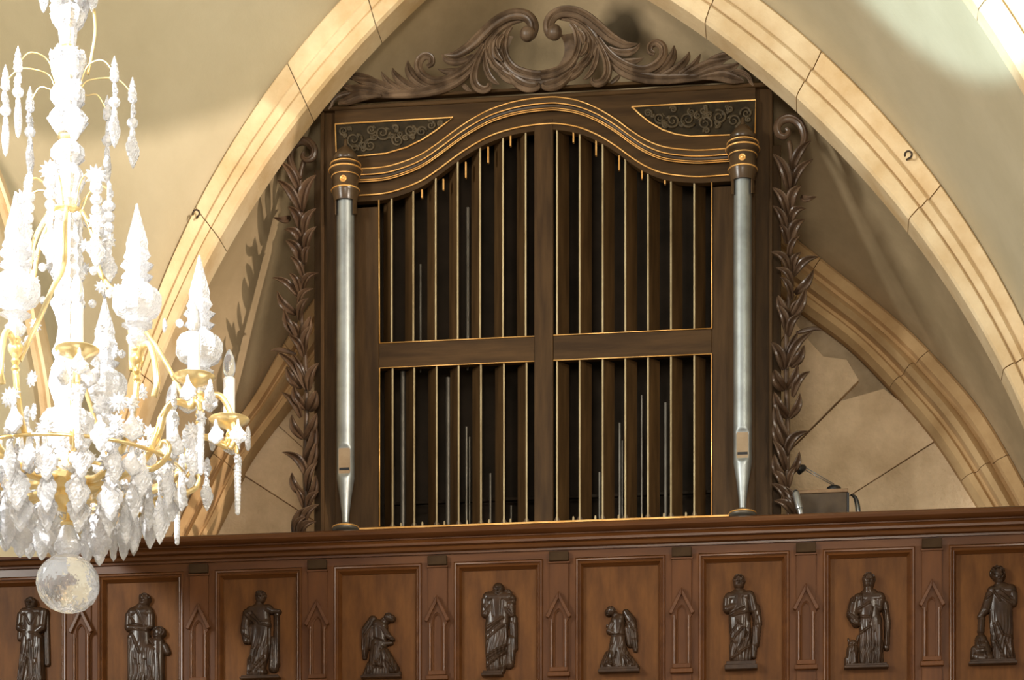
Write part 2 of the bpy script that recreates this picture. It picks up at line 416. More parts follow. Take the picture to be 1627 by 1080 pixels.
back = struct_root('wall_back', at(880, 892, YW + 0.2))
cx0, cy0 = 890, 1080
poly = [at(u, v, YW + 0.16) for u, v in wri] 
zb = at(880, 1200, YW).z
poly = [Vector((poly[0].x - 0.3, YW + 0.16, zb)), Vector((poly[0].x - 0.3, YW + 0.16, poly[0].z))] + [at(u, v - 12, YW + 0.16) for u, v in wri] + [Vector((poly[-1].x + 0.3, YW + 0.16, poly[-1].z)), Vector((poly[-1].x + 0.3, YW + 0.16, zb))]
put('wall_core', MB().prism(poly, 0.15).mesh('wall_core'), M['mortar'], back)
angs = [0, 9, 20, 32.5, 45, 57, 69, 81, 93, 105, 117, 129, 138, 147, 160, 171, 180]
def rib_in(a):
    """distance from the centre to the inner rib edge along angle a"""
    d = Vector((math.cos(a), -math.sin(a)))
    best = 1e9
    for p, q in zip(wri, wri[1:]):
        px, py = p[0]-cx0, p[1]-cy0; qx, qy = q[0]-cx0, q[1]-cy0
        sa = d.x*py - d.y*px; sb = d.x*qy - d.y*qx
        if sa*sb <= 0 and abs(sa-sb) > 1e-9:
            t = sa/(sa-sb); r = d.x*(px+(qx-px)*t) + d.y*(py+(qy-py)*t)
            if r > 0: best = min(best, r)
    return best if best < 1e8 else 660
rnd = random.Random(3)
for a0, a1 in zip(angs[:-1], angs[1:]):
    edge = []
    inn = 250
    for k in range(5):
        a = math.radians(a0 + 0.05 + (a1 - a0 - 0.1) * k / 4)
        r = rib_in(a) - 4
        if a0 == 45: r = min(r, 672 + 10*math.sin(k*2))
        if a0 == 32.5: r = min(r, (900, 900, 900, 690, 630)[k])
        edge.append((cx0 + r*math.cos(a), cy0 - r*math.sin(a) + rnd.uniform(-3, 3)))
    lo = []
    for k in range(3):
        a = math.radians(a1 - 0.05 - (a1 - a0 - 0.1) * k / 2)
        lo.append((cx0 + inn*math.cos(a), cy0 - inn*math.sin(a)))
    y = YW + 0.10 + rnd.uniform(-0.012, 0.012)
    P = [at(u, v, y) for u, v in edge + lo]
    me = bevel(MB().prism(P, 0.058).mesh('stone_block'), 0.005, 2)
    put('stone_block', me, M['block'], back)

# ---- nave side: webs in front of the big arch and the next ribs
YF = -2.2
sF = 14.5 / (14.5 + YF)
def push(p): return (1301 + (p[0]-1301)*sF, 2019 + (p[1]-2019)*sF)
FL = [(98, 884), (97, 800), (93, 720), (86, 626), (62, 500), (38, 385), (5, 280), (-60, 140), (-130, 0), (-190, -150), (-190, -330), (-60, -480), (250, -600), push(AP_O)]
FR = [push(limb('R', 1 - k/40, 'o')) for k in range(1, 41)]
fl_px = resample(catmull(FL, 8), NS + 1)
fr_px = [push(limb('R', 1 - k/NS, 'o')) for k in range(1, NS + 1)]
front = [at(u, v, YF) for u, v in fl_px + fr_px]
rows = loft(mainO, front, 16, Vector((0, 0, 0.04)))
put('nave_web', sheet(rows, 'nave_web'), M['plaster'], vault)
# the rib that closes the nave web
ribf = struct_root('trim_3', at(803, 880, YF))
pxF = fl_px + fr_px
inw = []
for k, p in enumerate(pxF):
    a = pxF[max(0, k-1)]; b = pxF[min(len(pxF)-1, k+1)]
    t = Vector((b[0]-a[0], b[1]-a[1])).normalized()
    n_ = Vector((t.y, -t.x))          # outward (away from the opening)
    wd = 22 if k < NS*0.8 else 22 + 76*min(1, (k - NS*0.8)/(NS*0.3))
    inw.append((p[0] + n_.x*wd, p[1] + n_.y*wd))
FPROF = [(0.0, 0.10), (0.0, -0.02), (0.10, -0.06), (0.34, -0.06), (0.38, -0.01), (0.44, -0.03), (0.9, -0.06), (1.0, -0.02), (1.0, 0.10)]
cuts = list(range(0, 2*NS, 12)) + [2*NS]
for a, b in zip(cuts[:-1], cuts[1:]):
    rib_stone(ribf, a, b, pxF, inw, YF, FPROF, M['stone'])
# webs beyond that rib
far = []
for k, p in enumerate(pxF):
    a = pxF[max(0, k-1)]; b = pxF[min(len(pxF)-1, k+1)]
    t = Vector((b[0]-a[0], b[1]-a[1])).normalized()
    far.append(at(p[0] + t.y*420 - (60 if k < NS else 0), p[1] - t.x*330, YF - 1.4))
base = [at(u, v, YF - 0.0) for u, v in inw]
put('side_web', sheet(loft(base, far, 10), 'side_web'), M['plaster'], vault)

# iron hooks on the arch
def hook(u, v, label):
    p = at(u, v, -0.012); s = mpp(0)
    t = thing('iron_hook', label, 'hook', p)
    ring = [(p.x + 5.5*s*math.cos(a), p.y - 0.02, p.z + 5.5*s*math.sin(a)) for a in [math.radians(-60 + 24*k) for k in range(12)]]
    put('hook_curl', MB().tube(ring, 1.5*s, 8).mesh('hook_curl', smooth=True), M['iron'], t)
    put('shank', MB().tube([(p.x - 2*s, p.y + 0.02, p.z - 3*s), (p.x + 2.5*s, p.y - 0.02, p.z - 5*s)], 1.6*s, 8).mesh('shank', smooth=True), M['iron'], t)
hook(313, 341, 'small rusty iron hook on the left limb of the stone arch')
hook(1443, 248, 'small rusty iron hook on the right limb of the stone arch')

# floors
zt = at(745, 840, -0.3).z
GF = zt - 1.0
put('floor', MB().box((-9, -18, -0.2), (9, 1.6, 0.0)).mesh('floor'), M['floor'])['kind'] = 'structure'
put('floor_gallery', MB().box((-3.6, -0.20, GF - 0.15), (3.8, YW + 0.1, GF)).mesh('floor_gallery'), M['oak'])['kind'] = 'structure'

# added unseen wall that masks the low sun; its opening shapes the sun patch
XW = 7.0
def back_to(p): return p - SUN_DIR*((p.x - XW)/SUN_DIR.x)
hole = [Vector((-2.3046, -2.85, 7.5526)), Vector((-1.6488, -0.04, 8.587)), at(530, 172, 0.2), at(530, 850, 0.3), at(200, 830, -0.1)]
hp = [back_to(p) for p in hole]
bm = bmesh.new()
rectv = [bm.verts.new((XW, y, z)) for y, z in ((-16.0, 3.0), (-2.4, 3.0), (-2.4, 13.0), (-16.0, 13.0))]
holv = [bm.verts.new((XW, p.y, p.z)) for p in hp]
ed = [bm.edges.new((v[k], v[(k+1) % len(v)])) for v in (rectv, holv) for k in range(len(v))]
bmesh.ops.triangle_fill(bm, use_beauty=True, edges=ed)
r_ = bmesh.ops.extrude_face_region(bm, geom=bm.faces[:])
for v in r_['geom']:
    if isinstance(v, bmesh.types.BMVert): v.co.x += 0.12
bmesh.ops.recalc_face_normals(bm, faces=bm.faces)
me = bpy.data.meshes.new('sun_mask_wall'); bm.to_mesh(me); bm.free()
put('sun_mask_wall', me, M['plaster'])['kind'] = 'structure'

# plain walls of the nave front beside the bay
for nm, xa, xb in (('wall_far_left', -8.0, at(150, 880, 0).x - 0.12), ('wall_far_right', at(1745, 880, 0).x + 0.12, XW)):
    put(nm, MB().box((xa, 0.18, 0.0), (xb, 0.40, 13.0)).mesh(nm), M['plaster'])['kind'] = 'structure'
# ================================================================ the carved gallery front
YP = -0.35
def PX(u): return at(u, 950, YP).x
def PZ(v, u=745): return at(u, v, YP).z
sp = mpp(YP)
gab = [317, 506, 695.5, 887.7, 1082.5, 1281.5, 1481]
gx = [PX(u) for u in gab]
_k = np.polyfit(range(len(gx)), gx, 1)
def pil_x(i): return float(_k[1] + _k[0]*i)        # i = 0 is the pilaster at u = 317
SPC = float(_k[0])
XL, XR = pil_x(-2.6), pil_x(9.6)
par = thing('gallery_parapet', 'long reddish brown carved wooden gallery front below the organ', 'balustrade', (0, YP, PZ(1200)))
zbot = PZ(1185)
def strip(name, prof, m, x0=XL, x1=XR, smooth=True):
    """prof: (y, z) polygon swept along x"""
    a = [(x0, y, z) for y, z in prof]; b = [(x1, y, z) for y, z in prof]
    return put(name, MB().rings([a, b]).mesh(name, smooth=smooth, angle=35), m, par)
def yz(list_): return [(YP + y, PZ(v)) for y, v in list_]
# cornice: a rounded rail on top, a hollow, a lower band of mouldings
strip('hand_rail', yz([(0.22, 848), (0.22, 840.5), (-0.05, 840.5), (-0.085, 842), (-0.105, 845), (-0.11, 848.5), (-0.105, 852), (-0.085, 855.5), (-0.06, 856.5), (-0.06, 858.5), (0.22, 858.5)]), M['oak_h'])
strip('cornice_moulding', yz([(0.12, 858.5), (-0.055, 858.5), (-0.065, 861), (-0.075, 865), (-0.072, 868.5), (-0.05, 869.5), (-0.055, 872), (-0.045, 875.5), (-0.02, 876.5), (-0.018, 879.5), (0.12, 879.5)]), M['oak_h'])
strip('frieze_board', yz([(0.10, 879.5), (-0.004, 879.5), (-0.004, 892), (0.10, 892)]), M['oak_h'], smooth=False)
strip('backing_board', yz([(0.055, 892), (0.055, 1185), (0.10, 1185), (0.10, 892)]), M['oak'], smooth=False)
# stiles between panels, pilasters on them
hw = 26*sp
pm = {}
def shared(key, fn):
    if key not in pm: pm[key] = fn()
    return pm[key]
zr = PZ(892)
def dz(v): return (892 - v) * mpp(YP)      # height below the frieze, measured on the photo
def lancet(w_, ztop, zbase, n=7):
    """pointed-arch outline from (−w, zbase) over the apex to (w, zbase)"""
    zs = ztop - w_*1.55
    L = [(-w_, zbase), (-w_, zs)]
    for k in range(1, n + 1):
        a = PI - (PI/2.6) * k / n
        r = w_ * 2.0
        x = w_ + r*math.cos(a) - (0 if True else 0); z = zs + r*math.sin(a)*0.93
        if x > -1e-4: x = 0.0; z = ztop
        L.append((x, z))
        if x == 0: break
    if L[-1][0] != 0: L.append((0, ztop))
    R = [(-x, z) for x, z in L[:-1]][::-1]
    return L + R
def mk_strip(): return bevel(MB().box((-15.5*sp, -0.014, dz(1185)), (15.5*sp, 0.0, dz(897))).mesh('pilaster'), 0.002, 1)
def mk_stile(): return MB().box((-hw, -0.004, dz(1185)), (hw, 0.06, 0)).mesh('stile')
def mk_cap():
    mb = MB(); mb.box((-15.5*sp, -0.034, dz(897.5)), (15.5*sp, 0, dz(883)))
    return bevel(mb.mesh('capital_block'), 0.003, 1)
def mk_lip(): return bevel(MB().box((-17*sp, -0.022, dz(901)), (17*sp, -0.004, dz(897.8))).mesh('capital_lip'), 0.002, 1)
def mk_gable():
    # steep gable with a lancet opening, one solid plate
    ap = dz(953); ft = dz(987); o = lancet(8.0*sp, dz(973.5), dz(996))
    L = [(-15*sp, dz(996)), (-15*sp, ft), (0, ap)]
    left = [(-13*sp, dz(996)), (-17*sp, ft), (0, ap)] + [p for p in o[:len(o)//2+1]][::-1]
    right = [(-x, z) for x, z in left]
    mb = MB()
    mb.prism([(x, -0.030, z) for x, z in left], 0.017)
    mb.prism([(x, -0.030, z) for x, z in right], 0.017)
    return mb.mesh('gable')
def rake(sgn):
    mb = MB(); a = Vector((0, 0, dz(946))); b = Vector((sgn*20.5*sp, 0, dz(986)))
    d = (b - a).normalized(); n_ = Vector((-d.z, 0, d.x)) * (-sgn) 
    if n_.z > 0: n_ = -n_
    t = 6.0*sp
    P = [a, b, b + n_*t, a + Vector((0, 0, -t*1.9))]
    mb.prism([Vector((p.x, -0.046, p.z)) for p in P], 0.034)
    return bevel(mb.mesh('gable_rafter'), 0.0025, 1)
def mk_col(sgn):
    mb = MB()
    mb.tube([(sgn*11.2*sp, -0.026, dz(1066)), (sgn*11.2*sp, -0.026, dz(990))], 2.4*sp, 10)
    return mb.mesh('colonnette', smooth=True, angle=50)
def mk_niche():
    o = lancet(8.6*sp, dz(972), dz(1066))
    inn = lancet(6.2*sp, dz(976.5), dz(1066))
    n = min(len(o), len(inn)); mb = MB()
    rs = []
    for (x, z), (x2, z2) in zip(o[:n], inn[:n]):
        rs.append([(x, -0.014, z), (x, -0.026, z), (x2, -0.020, z2), (x2, -0.014, z2)])
    mb.rings(rs)
    return mb.mesh('lancet_moulding', smooth=True, angle=40)
def mk_base():
    mb = MB()
    return bevel(mb.box((-14.5*sp, -0.036, dz(1073)), (14.5*sp, -0.012, dz(1066))).mesh('pedestal'), 0.002, 1)
def mk_base2():
    return bevel(MB().box((-18*sp, -0.044, dz(1081)), (18*sp, -0.012, dz(1074))).mesh('pedestal_foot'), 0.003, 1)
for i in range(-2, 10):
    x = pil_x(i); L = (x, YP, zr)
    st = put('stile', shared('stile', mk_stile), M['oak'], par, L)
    pl = put('pilaster', shared('pil', mk_strip), M['oak'], par, L)
    put('capital_block', shared('cap', mk_cap), M['block_dark'], pl, L)
    put('capital_lip', shared('lip', mk_lip), M['oak_h'], pl, L)
    put('gable', shared('gable', mk_gable), M['oak'], pl, L)
    for sg in (-1, 1):
        put('gable_rafter', shared(('r', sg), lambda: rake(sg)), M['oak_h'], pl, L)
        put('colonnette', shared(('c', sg), lambda: mk_col(sg)), M['oak_h'], pl, L)
    put('lancet_moulding', shared('niche', mk_niche), M['oak'], pl, L)
    put('pedestal', shared('b1', mk_base), M['oak'], pl, L)
    put('pedestal_foot', shared('b2', mk_base2), M['oak'], pl, L)
# panels with a stepped frame
pw = SPC/2 - hw
YB = YP + 0.035
def mk_panel(): return MB().box((-pw + 0.001, 0.035, dz(1184)), (pw - 0.001, 0.054, dz(893))).mesh('panel')
def mk_frame():
    prof = [(0.0, 0.034), (0.0, -0.008), (1.6*sp, -0.014), (3.6*sp, -0.012), (4.4*sp, -0.002), (6.0*sp, 0.004), (8.0*sp, 0.000), (9.2*sp, 0.012), (11.8*sp, 0.030), (11.8*sp, 0.034)]
    def corner(x, z, sx, sz): return [(x + sx*d, y, z + sz*d) for d, y in prof]
    zt_, zb_ = dz(893), dz(1183)
    rs = [corner(-pw, zb_, 1, 1), corner(-pw, zt_, 1, -1), corner(pw, zt_, -1, -1), corner(pw, zb_, -1, 1)]
    return MB().rings(rs, loop=True).mesh('panel_frame', smooth=True, angle=25)
for i in range(-2, 9):
    L = (pil_x(i + 0.5), YP, zr)
    p_ = put('panel', shared('panel', mk_panel), M['oak_panel'], par, L)
    put('panel_frame', shared('frame', mk_frame), M['oak_h'], p_, L)
# ================================================================ the organ
YO = 0.22
so = mpp(YO)
def OX(u): return at(u, 500, YO).x
def OZ(v, u=866): return at(u, v, YO).z
org = thing('pipe_organ', 'dark walnut pipe organ with gilded lines and carved crest under the stone arch', 'organ', (0, YO, GF))
def flat(name, poly_px, d0, thick, m, parent=org, bev=0.0, label=None):
    """a board whose face is outlined in photo pixels; d0 = how far its face stands in front of the case plane"""
    P = [at(u, v, YO - d0) for u, v in poly_px]
    me = MB().prism(P, thick).mesh(name)
    if bev: bevel(me, bev, 1)
    return put(name, me, m, parent, label=label)
def board(name, u0, u1, z0, z1, d0, thick, m, parent=org, bev=0.003):
    me = MB().box((OX(u0), YO - d0, z0), (OX(u1), YO - d0 + thick, z1)).mesh(name)
    if bev: bevel(me, bev, 1)
    return put(name, me, m, parent)
# ---- carved strokes: tapered, grooved, half-round bands that follow a curve
def stroke(pts, Y, widths, depth=0.75, groove=0.0, lift=None, n_sub=6, curl=0.0):
    """pts: photo pixels; widths: px at each point; returns MB"""
    full = catmull([(*p, w_) for p, w_ in zip(pts, widths)], n_sub)
    C2 = [(p[0], p[1]) for p in full]; W = [max(0.4, p[2]) for p in full]
    sec = [(-1.0, 0.0), (-0.97, 0.35), (-0.72, 0.74), (-0.42, 0.92 - 0.55*groove), (-0.16, 1.0 - groove*0.2), (0.10, 1.0 - groove), (0.40, 0.92), (0.70, 0.72 - 0.35*groove), (0.97, 0.35), (1.0, 0.0), (0.6, -0.35), (-0.6, -0.35)]
    s = mpp(Y); rs = []
    N = len(C2)
    for i, (u, v) in enumerate(C2):
        a = C2[max(0, i-1)]; b = C2[min(N-1, i+1)]
        tx, ty = b[0]-a[0], b[1]-a[1]; l = math.hypot(tx, ty) or 1
        nx, ny = -ty/l, tx/l
        t = i/(N-1)
        lf = (lift(t) if lift else 0.0)
        h = W[i]*depth*s
        c = at(u, v, Y)
        rs.append([Vector((c.x + nx*W[i]*q*s, c.y - h*e - lf, c.z - ny*W[i]*q*s)) for q, e in sec])
    return MB().rings(rs)
LA = [(532, 269.8), (575, 268), (613, 264.6), (646, 255), (672.6, 243), (699, 225), (723, 207), (746.7, 191), (776, 175), (806, 164.4), (835.5, 158), (868, 154.4), (889.6, 154.7), (919, 160), (949, 172), (978.5, 189.6), (1002, 207), (1026, 222), (1052.6, 232.6), (1082, 237), (1112, 238.5), (1152, 236), (1200, 233.0)]
CA = [tuple(p) for p in catmull(LA, 5)]
def a_at(u):
    for (x0, y0), (x1, y1) in zip(CA, CA[1:]):
        if x0 <= u <= x1: return y0 + (y1-y0)*(u-x0)/max(1e-6, x1-x0)
    return CA[0][1] if u < CA[0][0] else CA[-1][1]
def top_v(u): return 168.5 + (131 - 168.5)*(u - 532)/(1200 - 532)
zmid0, zmid1 = OZ(573), OZ(533.5)
zsill, zlow = OZ(832), OZ(827)
ztop = OZ(149.7)
zhead = OZ(330, 566)
# case body behind the front
board('case_side', 509, 515, GF, OZ(178, 510), 0.0, 0.55, M['walnut'])
board('case_side', 1222, 1227.5, GF, OZ(178, 510), 0.0, 0.55, M['walnut'])
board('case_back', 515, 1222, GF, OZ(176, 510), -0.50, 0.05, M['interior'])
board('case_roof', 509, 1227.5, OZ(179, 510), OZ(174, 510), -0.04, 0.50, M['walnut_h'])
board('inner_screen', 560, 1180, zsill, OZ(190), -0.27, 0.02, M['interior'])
board('outer_stile', 509, 533, GF, OZ(176, 510), -0.025, 0.05, M['walnut'])
board('outer_stile', 1199, 1227.5, GF, OZ(176, 510), -0.025, 0.05, M['walnut'])
board('stile', 532, 602, zsill - 0.05, zhead, 0.0, 0.05, M['walnut'])
board('stile', 1131, 1200, zsill - 0.05, OZ(295, 1165), 0.0, 0.05, M['walnut'])
board('centre_stile', 849, 879, zsill, OZ(190), 0.006, 0.05, M['walnut'])
board('middle_rail', 602, 849, zmid0, zmid1, 0.0, 0.05, M['walnut_h'])
board('middle_rail', 879, 1131, zmid0, zmid1, 0.0, 0.05, M['walnut_h'])
board('plinth', 515, 1222, GF, zsill - 0.052, -0.02, 0.30, M['walnut_h'])
board('sill_board', 532, 1200, zsill - 0.05, zsill, 0.03, 0.12, M['walnut_h'])
hd = [(u, top_v(u)) for u in (532, 1200)] + [(u, v + 52) for u, v in CA[::-1]]
flat('header_board', hd, 0.004, 0.05, M['walnut_h'])
# top cap of the case
flat('case_cornice', [(505, 176), (505, 170), (1227, 129.5), (1227, 136)], 0.014, 0.38, M['walnut_h'], bev=0.004)
# arched mouldings with gilded lines
def sweep_curve(name, prof, m, parent=org, smooth=True, curve=CA):
    rs = [[at(u, v + dv, YO - d) for dv, d in prof] for u, v in curve]
    return put(name, MB().rings(rs).mesh(name, smooth=smooth, angle=40), m, parent)
sweep_curve('arched_moulding', [(-1, 0.0), (-1, 0.022), (2, 0.030), (8, 0.034), (10, 0.032), (12, 0.020), (15, 0.016), (17, 0.024), (19.5, 0.026), (22, 0.012), (22, 0.0)], M['turned'])
def gilt_line(pts_px, r, d, parent=org, name='gilt_line'):
    return put(name, MB().tube([at(u, v, YO - d) for u, v in pts_px], r*so, 6).mesh(name, smooth=True), M['gilt'], parent)
for off, r, d in ((0, 1.1, 0.030), (9.5, 1.1, 0.040), (17.5, 0.8, 0.031), (20.5, 0.9, 0.030), (42, 1.3, 0.012)):
    gilt_line([(u, v + off) for u, v in CA if 537 < u < 1196], r, d)
# corner panels with pierced scrollwork
LP = [(532.5, 197), (720, 186.5), (708, 195.6), (693, 207), (672.6, 220.7), (646, 234), (613, 243.6), (575, 247.3), (534.5, 249)]
RP = [(1003.7, 169.5), (1200.7, 158.5), (1199.5, 213), (1156, 214.5), (1097, 216.5), (1073, 213), (1052.6, 206), (1032, 194), (1017, 182)]
def scroll(cu, cv, r, turns, a0, sgn, d):
    P = []
    n = int(16*turns)
    for k in range(n + 1):
        t = k/n; a = a0 + sgn*2*PI*turns*t; q = r*(1 - 0.85*t)
        P.append(at(cu + q*math.cos(a), cv + q*math.sin(a), YO - d))
    return P
for poly, seeds in ((LP, [(562, 222, 15, 1), (588, 231, 11, -1), (608, 211, 13, 1), (632, 223, 11, -1), (652, 207, 11, 1), (670, 209, 9, -1), (685, 199, 8, 1), (546, 208, 8, 1), (590, 206, 8, 1), (628, 203, 6, -1), (700, 196, 5, 1)]),
                    (RP, [(1030, 180, 7, -1), (1048, 188, 10, 1), (1069, 192, 12, -1), (1093, 190, 14, 1), (1120, 196, 13, -1), (1143, 186, 13, 1), (1166, 192, 12, -1), (1186, 180, 11, 1), (1070, 174, 6, 1), (1118, 176, 7, 1), (1160, 173, 6, -1)])):
    cpanel = flat('corner_panel', poly, 0.007, 0.012, M['fret'])
    P = poly + [poly[0]]
    put('gilt_frame', MB().tube([at(u, v, YO - 0.012) for u, v in P], 1.3*so, 6).mesh('gilt_frame', smooth=True), M['gilt'], cpanel)
    rs_ = random.Random(4)
    more_ = []
    for u, v, r, sg in seeds:
        for k in range(2):
            a = rs_.uniform(0, 6.28); q = r*0.45
            more_.append((u + 1.25*r*math.cos(a), v + 0.9*r*math.sin(a), q, -sg))
    def inside_(u, v, P=poly):
        c = False
        for (x0, y0), (x1, y1) in zip(P, P[1:] + P[:1]):
            if (y0 > v) != (y1 > v) and u < (x1-x0)*(v-y0)/(y1-y0) + x0: c = not c
        return c
    more_ = [m_ for m_ in more_ if all(inside_(m_[0] + dx, m_[1] + dy) for dx, dy in ((7, 0), (-7, 0), (0, 7), (0, -7)))]
    for u, v, r, sg in seeds + more_:
        P = scroll(u, v, r*0.92, 1.6, 2.0 + u*0.7, sg, 0.010)
        n = len(P)
        put('scrollwork', MB().tube(P, [so*(2.2 - 1.0*k/n) for k in range(n)], 6).mesh('scrollwork', smooth=True), M['fret_scroll'], cpanel)
        tu, tv = u + r*0.9*sg, v - r*0.55
        put('scroll_leaf', stroke([(u + r*0.5*sg, v - r*0.2), ((u + tu)/2, tv), (tu, tv + 2)], YO - 0.009, [1.2, 2.6, 0.5], depth=0.6, groove=0.3, n_sub=4).mesh('scroll_leaf', smooth=True), M['fret_scroll'], cpanel)
# gilded lines round the openings
def g2(name, a, b, r=1.2, d=0.006):
    gilt_line([a, b], r, d)
g2('g', (602, 318), (603, 545)); g2('g', (603, 584.5), (603, 836)); g2('g', (1131, 290), (1131, 521)); g2('g', (1130.5, 562), (1130.5, 822))
g2('g', (603, 545), (849, 534), 0.9); g2('g', (879, 532.5), (1131, 521.5), 0.9)
g2('g', (603, 584.5), (849, 573.8), 0.9); g2('g', (879, 572.4), (1131, 562), 0.9)
put('gilt_sill', bevel(MB().box((OX(561), YO - 0.036, zsill - 0.007), (OX(1168), YO - 0.01, zsill + 0.006)).mesh('gilt_sill'), 0.003, 2), M['gilt'], org)
# louvre blades
def blade(u, vt, vb, sgn, foot):
    x = OX(u); z1 = at(u, vt, YO).z; z0 = at(u, vb, YO).z
    y0 = YO + 0.018
    a = Vector((x, y0, 0)); dx = sgn*0.058; dy = 0.075
    t = Vector((-dy, dx*1.0, 0)).normalized()*0.006
    if t.y > 0: t = -t
    base = [a + t, a - t, a + Vector((dx, dy, 0)) - t, a + Vector((dx, dy, 0)) + t]
    me = MB().rings([[Vector((p.x, p.y, z0)) for p in base], [Vector((p.x, p.y, z1)) for p in base]]).mesh('louvre_blade')
    b = put('louvre_blade', me, M['walnut'], org)
    put('blade_edge', bevel(MB().box((x - 1.35*so, y0 - 0.016, z0), (x + 1.35*so, y0 - 0.002, z1)).mesh('blade_edge'), 0.002, 1), M['edge'], b)
    if foot:
        w_ = 6*so; h = 8*so
        put('blade_foot', MB().prism([Vector((x - w_, y0 - 0.014, z0)), Vector((x + w_, y0 - 0.014, z0)), Vector((x + 2*so, y0 - 0.014, z0 + h)), Vector((x - 2*so, y0 - 0.014, z0 + h))], 0.02).mesh('blade_foot'), M['turned'], b)
ul = [622, 656.4, 692, 727, 762.5, 799, 835]
ur = [885, 921, 957.4, 993.5, 1029.5, 1066, 1103]
for us, sg in ((ul, -1), (ur, 1)):
    for u in us:
        vt = a_at(u) + 50
        vmid = 533.5 - 0.0445*(u - 866)
        blade(u, vt, vmid, sg, False)
        blade(u + (1.5 if sg < 0 else 0), 573 - 0.043*(u - 866), 829.5 - 0.036*(u - 866), sg, True)
for u, v0, v1 in ((670.4, 305, 314), (704.4, 288, 301.5), (740, 261, 282), (775.5, 237, 258), (811, 219, 231.5), (911, 212, 226), (947, 226, 247), (983.6, 251, 270), (1020, 272, 284), (1056.5, 284, 292)):
    put('louvre_tip', MB().box((OX(u) - 1.15*so, YO + 0.0, at(u, v1, YO).z), (OX(u) + 1.15*so, YO + 0.02, at(u, v0 - 4, YO).z)).mesh('louvre_tip'), M['gilt'], org)
for u in (637, 671, 706, 742, 777, 811, 876, 911, 946, 983, 1020, 1055, 1090):
    z = zsill + 0.008
    put('peg', MB().lathe([(z, 1.6*so), (z + 6*so, 1.6*so), (z + 8*so, 1.0*so)], 8, OX(u), YO + 0.0).mesh('peg', smooth=True, angle=40), M['edge'], org)
# pipes that show inside the case
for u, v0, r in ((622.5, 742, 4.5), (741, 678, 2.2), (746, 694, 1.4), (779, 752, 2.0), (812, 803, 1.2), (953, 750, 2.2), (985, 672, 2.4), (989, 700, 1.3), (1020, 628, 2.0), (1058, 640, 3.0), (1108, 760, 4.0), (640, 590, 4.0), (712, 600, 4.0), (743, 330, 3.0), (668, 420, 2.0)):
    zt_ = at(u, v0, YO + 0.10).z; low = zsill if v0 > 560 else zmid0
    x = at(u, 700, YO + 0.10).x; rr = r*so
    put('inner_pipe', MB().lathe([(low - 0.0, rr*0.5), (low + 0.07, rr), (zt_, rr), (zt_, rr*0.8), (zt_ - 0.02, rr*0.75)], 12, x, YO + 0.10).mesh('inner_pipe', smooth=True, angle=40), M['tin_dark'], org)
board('pipe_rack', 603, 1130, OZ(781), OZ(776), -0.14, 0.03, M['interior'])
